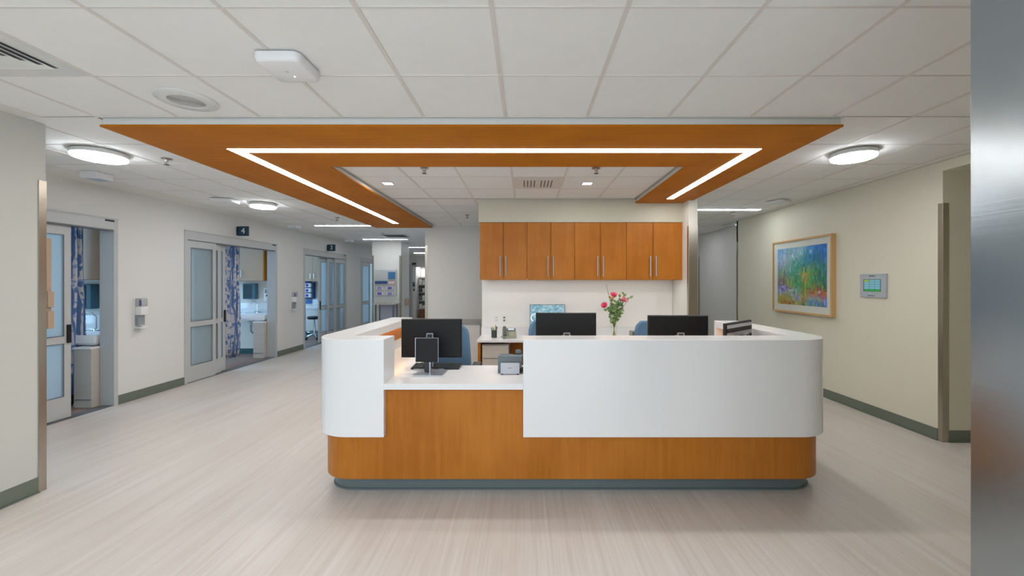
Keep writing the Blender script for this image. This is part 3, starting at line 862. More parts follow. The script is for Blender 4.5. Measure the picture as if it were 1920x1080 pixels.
def room(yw, kind, where):
    # wall hung cupboard, sink, towel and soap dispensers, waste cabinet against the partition yw
    xr = XL - TH - 0.01
    c = thing('room_wall_cupboard', 'beige wall cupboard with bar handles ' + where, 'cupboard', (xr - 0.6, yw, 1.66), group='treatment room cupboards')
    yf = yw - 0.33
    xe = {'A': xr + 0.278, 'B': xr + 0.13, 'C': xr}[kind]
    xc = xe
    B(xc - 1.35, xc - 0.30, yf + 0.02, yw - 0.002, 1.66, 2.6).build('carcass', WOODZ, c)
    B(xc - 0.30, xc - 0.28, yf, yw - 0.002, 1.66, 2.6).build('end_panel', WOODZ, c)
    for k in range(2):
        a = xc - 1.35 + k * 0.525
        d = B(a + 0.003, a + 0.522, yf - 0.001, yf + 0.019, 1.665, 2.595).build('door', PEACH, c)
        hx = a + (0.47 if k == 0 else 0.05)
        hm = MB(); hm.tube([(hx, yf - 0.03, 1.74), (hx, yf - 0.03, 1.90)], 0.006, 8)
        hm.tube([(hx, yf - 0.03, 1.76), (hx, yf - 0.001, 1.76)], 0.004, 6); hm.tube([(hx, yf - 0.03, 1.88), (hx, yf - 0.001, 1.88)], 0.004, 6)
        hm.build('handle', CHROME, d, smooth=True)
    s = thing('wall_sink', 'white wall-hung sink with gooseneck tap ' + where, 'sink', (xr - 0.42, yw, 0.9), group='treatment room sinks')
    sx0, sx1 = xr - 0.95, xr - 0.04
    sm = MB()
    sm.box(sx0, sx1, yw - 0.50, yw - 0.46, 0.82, 0.93, 0.015); sm.box(sx0, sx0 + 0.04, yw - 0.48, yw - 0.002, 0.82, 0.93, 0.01)
    sm.box(sx1 - 0.04, sx1, yw - 0.48, yw - 0.002, 0.82, 0.93, 0.01); sm.box(sx0, sx1, yw - 0.12, yw - 0.002, 0.82, 0.94, 0.01)
    sm.box(sx0 + 0.02, sx1 - 0.02, yw - 0.48, yw - 0.02, 0.80, 0.835)
    sm.build('basin', PORC, s, smooth=True)
    B(sx0 - 0.02, sx1 + 0.02, yw - 0.025, yw - 0.002, 0.94, 1.16, 0.01).build('splash_panel', PORC, s, smooth=True)
    MB().lathe([(0.03, 0.80), (0.06, 0.76), (0.025, 0.70)], ((sx0 + sx1) / 2, yw - 0.25, 0), 16).build('drain_cup', PORC, s, smooth=True)
    px = (sx0 + sx1) / 2
    tm = MB(); tm.tube([(px, yw - 0.25, 0.72), (px, yw - 0.25, 0.55), (px + 0.02, yw - 0.22, 0.50), (px + 0.05, yw - 0.16, 0.52), (px + 0.05, yw - 0.003, 0.56)], 0.02, 10)
    tm.build('trap_pipe', CHROME, s, smooth=True)
    fx = px + 0.03
    fm = MB()
    pts = [(fx, yw - 0.07, 0.94), (fx, yw - 0.07, 1.14)]
    for k in range(1, 9):
        a = PI * k / 8; pts.append((fx - 0.06 + 0.06 * math.cos(a), yw - 0.09 - 0.03 * k / 8, 1.14 + 0.06 * math.sin(a)))
    fm.tube(pts, 0.009, 10); fm.lathe([(0.03, 0.94), (0.028, 0.965), (0.012, 0.98)], (fx, yw - 0.07, 0), 16)
    fm.tube([(fx - 0.06, yw - 0.08, 0.96), (fx + 0.06, yw - 0.08, 0.96)], 0.015, 10)
    fm.build('tap', CHROME, s, smooth=True)
    w = thing('waste_cabinet', 'narrow beige waste cabinet with white lid ' + where, 'waste bin', (xr - 0.12, yw - 0.35, 0), group='treatment room waste cabinets')
    B(xr - 0.235, xr - 0.002, yw - 0.57, yw - 0.25, 0.0, 0.755, 0.006).build('body', PALE, w)
    B(xr - 0.245, xr - 0.001, yw - 0.58, yw - 0.245, 0.755, 0.785, 0.006).build('lid', WHITE_M, w)
    B(xr - 0.225, xr - 0.012, yw - 0.573, yw - 0.5705, 0.10, 0.11).build('seam', ALUD, w)
    p = thing('towel_dispenser', 'dark glass-fronted towel dispenser over the sink ' + where, 'towel dispenser', (xr - 0.6, yw, 1.25), group='treatment room towel dispensers')
    dx = xr - 0.62
    B(dx - 0.15, dx + 0.13, yw - 0.12, yw - 0.002, 1.25, 1.60, 0.01).build('housing', mat('smoked_blue', (70, 110, 128), rough=0.15), p)
    B(dx - 0.14, dx + 0.06, yw - 0.125, yw - 0.1205, 1.27, 1.58).build('window', mat('smoked_window', (40, 66, 80), rough=0.08), p)
    q = thing('soap_dispenser', 'white soap dispenser over the sink ' + where, 'soap dispenser', (xr - 0.25, yw, 1.23), group='treatment room soap dispensers')
    qx = xr - 0.14
    if kind == 'B': qx = xr - 0.24
    B(qx - 0.07, qx + 0.07, yw - 0.10, yw - 0.002, 1.20, 1.50, 0.02).build('housing', WHITE_M, q, smooth=True)
    B(qx - 0.045, qx + 0.045, yw - 0.104, yw - 0.1005, 1.38, 1.47).build('window', mat('mid_grey', (140, 146, 150)), q)
    MB().prism([(qx - 0.03, 0), (qx + 0.03, 0), (qx, 0.05)], 0, 0.002, M=Matrix.Translation((0, yw - 0.1005, 1.31)) @ Matrix.Rotation(PI / 2, 4, 'X')).build('emblem', INK, q)
room(5.86, 'A', 'in the nearest room')
room(9.35, 'B', 'in the room under the sign 4')
room(12.70, 'C', 'in the farther room with the black stool')
# things only in room 3
t = struct(B(-7.4, -6.62, 12.685, 12.699, 0.97, 2.7).build('wall_left', BLUEP))
t = thing('glove_box_rack', 'three-tier rack of glove boxes on the blue wall in room 3', 'rack', (-6.65, 12.68, 1.15))
B(-6.80, -6.50, 12.60, 12.68, 1.12, 1.63, 0.004).build('back_panel', BLUED, t)
for k in range(3):
    z = 1.17 + k * 0.155
    g = thing('glove_box', 'white glove box with purple opening, %s of the rack in room 3' % ('lowest', 'middle', 'topmost')[k], 'glove box', (-6.66, 12.55, z), group='glove boxes in the room 3 rack')
    B(-6.78, -6.55, 12.50, 12.598, z, z + 0.125, 0.003).build('carton', WHITE_M, g)
    MB().lathe([(0.0001, 0), (0.045, 0.004), (0.0001, 0.012)], n=12, M=Matrix.Translation((-6.665, 12.4995, z + 0.06)) @ Matrix.Rotation(PI / 2, 4, 'X')).build('opening', PURPLE, g)
t = thing('instrument_stand', 'steel tray stand on wheels at the left edge of room 3 doorway', 'stand', (-6.3, 11.6, 0))
B(-6.62, -6.14, 11.5, 11.8, 1.12, 1.14, 0.004).build('tray', STEEL, t)
MB().tube([(-6.26, 11.65, 0.06), (-6.26, 11.65, 1.12)], 0.013, 10).build('pole', CHROME, t, smooth=True)
mm = MB(); mm.tube([(-6.5, 11.5, 0.06), (-6.26, 11.65, 0.06), (-6.5, 11.8, 0.06)], 0.012, 8); mm.build('base_leg', CHROME, t, smooth=True)
for (a, b) in ((-6.5, 11.5), (-6.5, 11.8), (-6.26, 11.65)): MB().ball((a, b, 0.03), 0.03, 0.015, 0.03).build('caster', BLACK, t, smooth=True)

def stool(x, y):
    t = thing('rolling_stool', 'black padded rolling stool with chrome five-star base in room 3', 'stool', (x, y, 0))
    MB().lathe([(0.0001, 0.575), (0.16, 0.575), (0.19, 0.60), (0.195, 0.63), (0.17, 0.655), (0.0001, 0.665)], (x, y, 0), 32).build('seat', mat('black_blue_vinyl', (24, 34, 52), rough=0.35), t, smooth=True)
    MB().lathe([(0.03, 0.575), (0.02, 0.55), (0.016, 0.4), (0.03, 0.4), (0.03, 0.16), (0.045, 0.13), (0.0001, 0.12)], (x, y, 0), 16).build('gas_column', CHROME, t, smooth=True)
    for k in range(5):
        a = 0.4 + k * 2 * PI / 5
        dx, dy = math.cos(a), math.sin(a)
        MB().tube([(x + dx * .03, y + dy * .03, 0.15), (x + dx * .24, y + dy * .24, 0.075)], [0.018, 0.012], 8).build('leg', CHROME, t, smooth=True)
        MB().ball((x + dx * .25, y + dy * .25, 0.031), 0.03, 0.02, 0.03).build('caster', BLACK, t, smooth=True)
    pts = [(x + 0.2 * math.cos(2 * PI * k / 24), y + 0.2 * math.sin(2 * PI * k / 24), 0.22) for k in range(25)]
    MB().tube(pts, 0.009, 6).build('foot_ring', CHROME, t, smooth=True)
stool(-6.05, 11.75)
# dark pump base seen under the nearest curtain
t = thing('equipment_base', 'black wheeled equipment base under the nearest leaf curtain', 'equipment', (-6.04, 5.25, 0))
B(-6.15, -5.93, 5.12, 5.42, 0.03, 0.15, 0.01).build('body', BLACK, t)
for a in (-6.12, -5.96):
    for b in (5.15, 5.38): MB().ball((a, b, 0.02), 0.02, 0.012, 0.02).build('caster', DARK, t)

# ------------------------------------------------------------------ pillar: supply board and side table
YP = 12.3
t = thing('supply_board', 'grey organiser board on the white pillar', 'organiser', (-4.05, YP, 1.3))
bx0, bx1 = X(704, YP), X(744, YP); bz1, bz0 = Z(506, YP), Z(555, YP)
B(bx0, bx1, YP - 0.06, YP - 0.001, bz0, bz1, 0.004).build('board', mat('board_grey', (196, 198, 198), rough=0.4), t)
def onboard(name, x0, x1, y0, y1, m_, label, cat, grp=None, d=0.05):
    g = thing(name, label, cat, (X((x0 + x1) / 2, YP), YP - 0.06, Z(y1, YP)), group=grp)
    B(X(x0, YP), X(x1, YP), YP - 0.06 - d, YP - 0.0598, Z(y1, YP), Z(y0, YP), 0.006).build('carton', WHITE_M if grp else m_, g)
    if grp:
        B(X(x0 + 2, YP), X(x1 - 2, YP), YP - 0.063 - d, YP - 0.0605 - d, Z(y1, YP) + 0.01, Z(y0, YP) - 0.01).build('glove_window', m_, g)
    return g
onboard('blue_pouch', 730, 742, 510, 523, BLUEB, 'blue pouch box at the top right of the pillar board', 'box')
onboard('blue_mask_tray', 705, 728, 527, 532, BLUED, 'wide dark blue tray on the pillar board', 'tray')
onboard('pink_wipe_box', 731, 742, 528, 532.5, mat('pink_paper', (230, 196, 190)), 'pale pink box at the right of the pillar board', 'box')
gl = 'glove boxes on the pillar board'
onboard('glove_box', 708, 720, 537.5, 542.5, PURPLEL, 'upper left glove box on the pillar board', 'glove box', gl)
onboard('glove_box', 727, 739, 537.5, 542.5, PURPLE, 'upper right glove box on the pillar board, darker purple', 'glove box', gl)
onboard('glove_box', 708, 720, 547.5, 553, PURPLE, 'lower left glove box on the pillar board', 'glove box', gl)
onboard('glove_box', 727, 739, 547.5, 553, PURPLEL, 'lower right glove box on the pillar board', 'glove box', gl)
t = thing('side_table', 'narrow steel-legged side table against the white pillar', 'table', (-4.1, 11.95, 0))
tz = 1.02
B(X(700.5, 11.9), X(741, 11.9), 11.8, 12.25, tz - 0.04, tz, 0.004).build('table_top', PALE, t)
for a in (-4.33, -3.82):
    for b in (11.85, 12.2): B(a - 0.02, a + 0.02, b - 0.02, b + 0.02, 0, tz - 0.04).build('leg', ALUD, t)
B(-4.31, -3.84, 12.18, 12.2, 0.05, 0.95).build('back_sheet', mat('sheet_grey_blue', (176, 180, 196), rough=0.5), t)
t = thing('wall_dispenser', 'small beige dispenser on the right side of the pillar', 'dispenser', (-3.73, 12.8, 1.0))
B(-3.727, -3.64, 12.7, 12.95, 0.93, 1.12, 0.02).build('housing', PEACH, t, smooth=True)
B(-3.64, -3.635, 12.76, 12.89, 0.97, 1.0).build('outlet', PALE, t)

# end of corridor: glazed door, reader, shelves
door_n += 1
dd = bpy.data.objects.new('door_%d' % door_n, None); COL.objects.link(dd); dd.location = (-5.25, 18.59, 0); dd['kind'] = 'structure'
B(-5.40, -5.12, 18.55, 18.598, 0, 2.45).build('door_leaf', ALU, dd)
B(-5.34, -5.18, 18.54, 18.549, 0.25, 0.95).build('glass_pane', FROST, dd)
B(-5.34, -5.18, 18.54, 18.549, 1.02, 2.3).build('glass_pane', FROST, dd)
t = thing('door_closer', 'dark door closer arm above the far supply room opening', 'door closer', (-5.0, 18.55, 2.4))
B(-5.12, -4.96, 18.5, 18.598, 2.44, 2.52).build('body', DARK, t)
mm = MB(); mm.tube([(-5.08, 18.5, 2.44), (-5.08, 18.45, 2.38), (-4.9, 18.45, 2.38)], 0.012, 6); mm.build('arm', DARK, t)
t = thing('card_reader', 'small grey card reader beside the far supply shelves', 'card reader', (-5.05, 18.59, 1.48))
B(-5.10, -5.02, 18.57, 18.598, 1.44, 1.64, 0.005).build('housing', DARK, t)
B(-5.085, -5.035, 18.565, 18.5695, 1.56, 1.60).build('lens', SILVER, t)
t = thing('door_lever_lock', 'small black lock under the far card reader', 'lock', (-5.05, 18.59, 1.28))
B(-5.08, -5.04, 18.57, 18.598, 1.24, 1.36, 0.005).build('plate', BLACK, t)
MB().tube([(-5.06, 18.55, 1.3), (-5.0, 18.55, 1.3)], 0.008, 6).build('lever', BLACK, t)

sh = thing('supply_shelf_unit', 'white wire shelf unit full of supplies at the far corridor end', 'shelf', (-4.64, 19.2, 0.4))
for a in (-4.95, -4.33):
    for b in (18.95, 19.45): MB().tube([(a, b, 0.002), (a, b, 2.25)], 0.012, 6).build('post', WHITE_M, sh)
levels = [0.42, 0.80, 1.17, 1.53, 1.88]
for z in levels: B(-4.95, -4.33, 18.93, 19.47, z - 0.02, z).build('shelf_board', WHITE_M, sh)
B(-4.97, -4.31, 19.5, 19.51, 0.0, 2.3).build('back_sheet', WHITEB if False else WALLW, sh)
t = thing('floor_carton', 'brown carton under the far supply shelves', 'box', (-4.64, 19.1, 0))
B(-4.92, -4.36, 18.86, 19.4, 0.001, 0.39, 0.004).build('body', BROWN, t)
B(-4.92, -4.36, 19.11, 19.13, 0.39, 0.392).build('tape', PEACH, t)
cols = [(230, 228, 222), (206, 210, 200), (120, 124, 120), (214, 226, 214), (90, 92, 90), (236, 236, 232)]
li = 0
nm = ['lowest', 'second lowest', 'middle', 'second highest', 'top']
for li, z in enumerate(levels[:4]):
    for k in range(4):
        w = 0.12; xx = -4.92 + k * 0.148
        c = cols[(li * 2 + k * 3) % 6]; hgt = random.uniform(0.14, 0.26)
        g = thing('supply_pack', ['left', 'centre left', 'centre right', 'right'][k] + ' supply pack on the %s far shelf' % nm[li], 'supply pack', (xx + w / 2, 19.1, z), group='supply packs on the far shelves')
        B(xx, xx + w, 18.96, 19.3, z + 0.001, z + hgt, 0.015).build('pack', mat('pack%d' % ((li * 2 + k * 3) % 6), c, rough=0.6), g, smooth=True)
t = tag(B(-4.53, -4.38, 18.92, 18.925, 1.90, 2.17).build('pink_notice', mat('pink_notice', (236, 150, 160))), 'pink paper notice hanging on the far shelf unit', 'notice')

# ------------------------------------------------------------------ reception desk
ZP0, ZT, ZWS = 0.461, 1.192, 0.8636
DX0, DX1, DYF = -1.647, 2.385, 3.07
YBL, YBR = 5.06, 4.63
R0 = 0.31
def path_right(off, xs, ye, n=14):
    r = R0 - off; pts = [(xs, DYF + off)]
    for k in range(n + 1):
        a = -PI / 2 + (PI / 2) * k / n
        pts.append((DX1 - R0 + max(r, 0.06) * math.cos(a) + (r - max(r, .06)), DYF + R0 + max(r, .06) * math.sin(a) - (r - max(r, .06))))
    pts.append((DX1 - off, ye)); return pts
def path_left(off, xs, ye, n=14):
    r = R0 - off; pts = [(xs, DYF + off)]
    for k in range(n + 1):
        a = -PI / 2 - (PI / 2) * k / n
        pts.append((DX0 + R0 + max(r, .06) * math.cos(a) - (r - max(r, .06)), DYF + R0 + max(r, .06) * math.sin(a) - (r - max(r, .06))))
    pts.append((DX0 + off, ye)); return pts
def full(off, extra=0.0):
    l = path_left(off, 0.3, YBL - extra); r = path_right(off, 0.3, YBR - extra)
    return l[::-1] + r[1:]
desk = thing('reception_desk', 'large U-shaped reception desk with white panels over wood base and grey plinth', 'desk', (0.37, 3.9, 0))
XRL, XLR = -0.016, -1.062      # inner ends of the two white panels
PT = 0.045                      # panel thickness
for nm_, pf, xs, ye in (('right', path_right, XRL, YBR), ('left', path_left, XLR, YBL)):
    m = MB(); m.sweep(pf, [(0, ZP0), (0, ZT - 0.004), (0.004, ZT), (0.246, ZT), (0.25, ZT - 0.004), (0.25, ZT - 0.075), (PT, ZT - 0.075), (PT, ZP0)], xs, ye)
    m.build('white_shell', WHITE, desk, smooth=True)
    m = MB(); m.ring(pf(PT + 0.0005, xs + (0.04 if nm_ == 'right' else -0.04), ye - 0.04), pf(0.17, xs + (0.04 if nm_ == 'right' else -0.04), ye - 0.04), 0.965, ZT - 0.075)
    m.build('inner_wood_panel', WOODZ, desk, smooth=True)
    m = MB(); m.ring(pf(PT + 0.0005, xs + (0.041 if nm_ == 'right' else -0.041), ye - 0.041), pf(0.178, xs + (0.041 if nm_ == 'right' else -0.041), ye - 0.041), ZWS + 0.0005, 0.9645)
    m.build('upstand', WHITE, desk, smooth=True)
    m = MB(); m.ring(pf(0.185, xs + (0.06 if nm_ == 'right' else -0.06), ye - 0.1), pf(0.205, xs + (0.06 if nm_ == 'right' else -0.06), ye - 0.1), ZT - 0.083, ZT - 0.0755)
    m.build('shelf_light', LEDW, desk, label='warm light strip under the counter top')
# end caps of the raised parts
B(XLR - 0.04, XLR, DYF + PT, DYF + 0.25, ZWS + 0.0005, ZT - 0.075).build('end_cap', WHITE, desk)
B(XRL, XRL + 0.04, DYF + PT, DYF + 0.25, ZWS + 0.0005, ZT - 0.075).build('end_cap', WHITE, desk)
B(DX1 - 0.25, DX1 - PT, YBR - 0.04, YBR, ZWS + 0.0005, ZT - 0.075).build('end_cap', WHITE, desk)
B(DX0 + PT, DX0 + 0.25, YBL - 0.04, YBL, ZWS + 0.0005, ZT - 0.075).build('end_cap', WHITE, desk)
m = MB(); m.ring(full(0.0455, 0.01), full(0.17, 0.01), 0.126, 0.8195)
m.build('wood_base', WOODZ, desk, smooth=True)
def plinth_path(o1, o2):    # deeper set-back at the front than at the sides
    p = full(0.09 + o1, 0.05); q = []
    for (x_, y_) in p: q.append((x_, y_ + 0.05 * max(0.0, min(1.0, 1 - (y_ - DYF - 0.09) / 0.3))))
    return q
m = MB(); m.ring(plinth_path(0, 0), plinth_path(0.08, 0), 0.0, 0.1258)
m.ring(plinth_path(-0.012, 0), plinth_path(0.01, 0), 0.0, 0.012)
m.build('plinth', PLINTH, desk, smooth=True)
# work surface (one slab following the U)
poly = [(XLR, 3.058), (XRL, 3.058), (XRL, 3.2), (2.25, 3.2), (2.25, 4.6), (1.66, 4.6), (1.66, 3.75), (-0.98, 3.75), (-0.98, 5.02), (-1.52, 5.02), (-1.52, 3.2), (XLR, 3.2)]
m = MB(); m.prism(poly, 0.82, ZWS)
ws = m.build('work_surface', WHITE, desk)
bv = ws.modifiers.new('soft_edge', 'BEVEL'); bv.width = 0.003; bv.segments = 2
# under-desk pedestal cabinets inside
B(-1.47, -1.16, 4.35, 4.95, 0.02, 0.819).build('pedestal', PALE, desk)

# ------------------------------------------------------------------ back counter, wall cabinets
bc = thing('back_counter', 'white back counter with wood end panel under the wall cabinets', 'counter', (0.8, 6.1, 0))
zc = 0.797
m = B(-0.70, 2.318, 5.87, 6.448, zc - 0.036, zc); m.build('worktop', WHITE, bc).modifiers.new('soft_edge', 'BEVEL').width = 0.003
B(-0.69, 2.318, 6.43, 6.448, zc + 0.0005, zc + 0.125).build('splash_strip', WHITE, bc)
B(-0.685, -0.645, 5.90, 6.44, 0, zc - 0.037).build('end_panel', WOODZ, bc)
B(-0.23, 2.318, 6.40, 6.44, 0, zc - 0.037).build('back_panel', WOODZ, bc)
dp = thing('drawer_pedestal', 'pale wood drawer pedestal under the left end of the back counter', 'drawer unit', (-0.43, 6.1, 0))
B(-0.625, -0.24, 5.93, 6.40, 0.0, 0.725).build('body', PALE, dp)
for k, (a, b) in enumerate(((0.535, 0.715), (0.34, 0.53), (0.02, 0.335))):
    d = B(-0.622, -0.243, 5.91, 5.929, a, b, 0.002).build('drawer', PALE, dp)
    B(-0.60, -0.265, 5.907, 5.9095, b - 0.006, b - 0.002).build('pull_edge', ALUD, d)
tag(B(X(977, 6.1), X(984, 6.1), 6.0, 6.2, 0.30, 0.62, 0.004).build('red_binder', RED), 'red binder standing under the back counter', 'binder')
bpy.data.objects['red_binder'].location.z = -0.299

cz0, cz1 = 1.66, 2.510
edges = [(-0.672, -0.322, 0.024), (0.024, 0.37, 0.725), (0.725, 1.10, 1.487), (1.487, 1.872, 2.255)]
edges = [(X(899.5, 6.06), X(944, 6.06), X(988, 6.06)), (X(988, 6.06), X(1032.5, 6.06), X(1077, 6.06)), (X(1077, 6.06), X(1125.5, 6.06), X(1174, 6.06)), (X(1174, 6.06), X(1223.5, 6.06), X(1274, 6.06))]
names = ['leftmost two-door wood wall cabinet above the back counter', 'second from left two-door wood wall cabinet, over the lit screen',
         'third from left two-door wood wall cabinet, above the flowers', 'rightmost two-door wood wall cabinet beside the steel wall end']
for (a, b, c), l in zip(edges, names):
    t = thing('wall_cabinet', l, 'cabinet', ((a + c) / 2, 6.25, cz0), group='wood wall cabinets over the back counter')
    B(a + 0.001, c - 0.001, 6.062, 6.448, cz0 + 0.028, cz1).build('body', WOODZ, t)
    B(a + 0.001, c - 0.001, 6.0615, 6.075, cz0 + 0.001, cz0 + 0.0275).build('leak_strip', WOODZ, t)  # added strip, blocks lamp light leaking through the door gaps
    for (p, q, s) in ((a, b, 1), (b, c, -1)):
        d = B(p + 0.003, q - 0.003, 6.04, 6.0605, cz0 + 0.001, cz1 - 0.004, 0.0015).build('door', WOODZ, t)
        hx = (q - 0.045) if s > 0 else (p + 0.038)
        hm = MB(); hm.tube([(hx, 6.005, Z(518, 6.0)), (hx, 6.005, Z(480, 6.0))], 0.0075, 10)
        for zz in (Z(514, 6.0), Z(484, 6.0)): hm.tube([(hx, 6.005, zz), (hx, 6.0395, zz)], 0.005, 8)
        hm.build('handle', SILVER, d, smooth=True)
tag(B(edges[3][2], 2.318, 6.05, 6.448, cz0, cz1).build('filler_panel', WOODZ), 'narrow wood filler strip right of the rightmost wall cabinet', 'panel')
t = thing('under_cabinet_light', 'slim light bar under the wood wall cabinets', 'lamp', (0.8, 6.15, cz0))
B(-0.6, 2.2, 6.12, 6.18, cz0 + 0.014, cz0 + 0.0275).build('housing', METALW, t)
B(-0.58, 2.18, 6.125, 6.175, cz0 + 0.010, cz0 + 0.0135).build('diffuser', LEDC, t)
# white backsplash panel
struct(B(-0.68, 2.316, 6.442, 6.4495, zc + 0.126, cz0).build('trim_1', SPLASH))
# lower white cabinet behind on the left
t = thing('low_white_cabinet', 'low white cabinet with grey top edge against the grey back wall', 'cabinet', (-1.2, 7.3, 0))
B(-1.75, -0.80, 7.2, 7.75, 0.0, 0.885).build('body', mat('white_laminate', (214, 212, 210), rough=0.4), t)
B(-1.77, -0.70, 7.18, 7.77, 0.885, 0.93, 0.003).build('top_edge', mat('warm_grey_edge', (150, 146, 142), rough=0.4), t)
B(-0.80, -0.735, 7.19, 7.75, 0.0, 0.885).build('side_edge', mat('warm_grey_edge', (150, 146, 142)), t)
# outlets
def outlet(x, z, label):
    t = thing('wall_outlet', label, 'power outlet', (x, 6.44, z), group='outlets on the white backsplash')
    B(x - 0.036, x + 0.036, 6.436, 6.4415, z - 0.058, z + 0.058, 0.002).build('cover_plate', WHITE_M, t)
    for s in (-0.022, 0.022):
        B(x - 0.014, x + 0.014, 6.4345, 6.436, z + s - 0.013, z + s + 0.013).build('socket', mat('socket_grey', (206, 206, 202)) if 'cup' in label else PHONE, t)
outlet(X(931, 6.44), Z(598, 6.44), 'white outlet on the backsplash above the pen cup')
outlet(X(945.5, 6.44), Z(598, 6.44), 'white outlet with plugs on the backsplash above the phone')

# ------------------------------------------------------------------ monitors
def monitor(label, loc, rz=0.0, zb=0.09, w=0.54, h=0.345, screen=None, grp='computer monitors on the desk'):
    t = thing('computer_monitor', label, 'monitor', loc, rz, grp)
    bm = bmesh.new()
    m_ = B(-w / 2, w / 2, -0.006, 0.012, zb, zb + h, 0.003); m_.build('bezel', BLACK, t, world=False)
    v = []
    def rect(sx, sz, y): return [(-sx, y, zb + h / 2 - sz), (sx, y, zb + h / 2 - sz), (sx, y, zb + h / 2 + sz), (-sx, y, zb + h / 2 + sz)]
    mm = MB(); mm.add(rect(w / 2 - .002, h / 2 - .002, -0.006) + rect(w / 2 - .006, h / 2 - .006, -0.014) + rect(w / 2 - .012, h / 2 - .012, -0.017),
                      [(0, 1, 5, 4), (1, 2, 6, 5), (2, 3, 7, 6), (3, 0, 4, 7), (4, 5, 9, 8), (5, 6, 10, 9), (6, 7, 11, 10), (7, 4, 8, 11), (8, 9, 10, 11), (0, 3, 2, 1)])
    mm.build('back_shell', mat('monitor_shell', (20, 21, 22), rough=0.55, spec=0.3), t, world=False)
    B(-w / 2 + 0.006, w / 2 - 0.006, 0.012, 0.0128, zb + 0.012, zb + h - 0.006).build('screen', screen or mat('screen_off', (30, 34, 38), rough=0.15), t, world=False)
    bm.free()
    zt = 0.302
    st = MB(); st.box(-0.026, 0.026, -0.075, -0.060, 0.010, zt, 0.002)
    st.build('stand_column', DARK, t, world=False)
    rg = MB(); rg.box(-0.029, -0.022, -0.081, -0.058, 0.02, zt + 0.004); rg.box(0.022, 0.029, -0.081, -0.058, 0.02, zt + 0.004); rg.box(-0.029, 0.029, -0.081, -0.058, zt + 0.004, zt + 0.011)
    rg.build('column_trim', SILVER, t, world=False)
    B(-0.04, 0.04, -0.062, -0.030, zt - 0.075, zt - 0.015).build('mount_block', BLACK, t, world=False)
    B(-0.13, 0.13, -0.14, 0.06, 0.0006, 0.010, 0.003).build('stand_base', SILVER, t, world=False)
    return t
mleft = monitor('black monitor seen from behind on the lower desk counter', (X(807.5, 3.62), 3.66, ZWS), zb=0.088, w=0.54, h=0.345)
monitor('black monitor seen from behind at the middle of the raised counter', (X(1062, 3.66), 3.70, ZWS), zb=0.140, w=0.545)
monitor('black monitor seen from behind right of the flower vase', (X(1274, 3.66), 3.70, ZWS), zb=0.118, w=0.545)
mr = monitor('turned monitor with grey vented back at the right desk corner', (1.90, 3.66, ZWS), rz=math.radians(41), zb=0.085, h=0.325, w=0.56)
zb_ = 0.085
for (a, b, c, d, m_) in ((-0.25, 0.25, 0.245, 0.27, 'vent_slot'), (-0.25, 0.25, 0.03, 0.20, 'vent_slot')):
    B(a, b, -0.0192, -0.0172, zb_ + c, zb_ + d).build(m_, mat('vent_black', (24, 24, 22), rough=0.6), mr, world=False)
B(-0.268, 0.268, -0.0188, -0.0171, zb_ + 0.205, zb_ + 0.24).build('back_band', SILVER, mr, world=False)
B(-0.268, 0.268, -0.0188, -0.0171, zb_ + 0.278, zb_ + 0.308).build('back_band', SILVER, mr, world=False)

def screen_mat():
    m = bpy.data.materials.new('lit_desktop_screen'); m.use_nodes = True
    nt = m.node_tree; b = nt.nodes['Principled BSDF']; b.inputs['Roughness'].default_value = 0.2
    tc = nt.nodes.new('ShaderNodeTexCoord'); mp = nt.nodes.new('ShaderNodeMapping'); mp.inputs['Scale'].default_value = (22, 22, 30)
    n = nt.nodes.new('ShaderNodeTexNoise'); n.inputs['Scale'].default_value = 1; n.inputs['Detail'].default_value = 6; n.inputs['Distortion'].default_value = 1.0
    nt.links.new(tc.outputs['Object'], mp.inputs[0]); nt.links.new(mp.outputs[0], n.inputs['Vector'])
    r = nt.nodes.new('ShaderNodeValToRGB'); e = r.color_ramp.elements
    e[0].position = 0.36; e[0].color = srgb(104, 164, 188); e[1].position = 0.66; e[1].color = srgb(196, 226, 232)
    nt.links.new(n.outputs[0], r.inputs[0]); b.inputs['Base Color'].default_value = (0, 0, 0, 1)
    nt.links.new(r.outputs[0], b.inputs['Emission Color']); b.inputs['Emission Strength'].default_value = 0.6
    return m
ms = monitor('lit monitor with pale blue picture on the back counter', (X(1026, 6.2), 6.15, zc), rz=PI, zb=Z(614, 6.15) - zc, w=0.53, h=Z(571, 6.15) - Z(614, 6.15), screen=screen_mat(), grp='computer monitors on the back counter')
for o in ms.children:
    if o.name.startswith('screen'):
        pts = [(0.26 - 0.07 - 0.055 * math.cos(a), 0.0132, 0.30 + 0.0 + 0.055 * math.sin(a)) for a in [k * PI / 12 for k in range(-2, 19)]]
        r_ = MB().tube([(p[0], 0.0135, p[2]) for p in pts], 0.004, 5); r_.build('picture_ring', mat('screen_white', (235, 240, 255), emit=(230, 235, 255), estr=1.0), o, world=False)

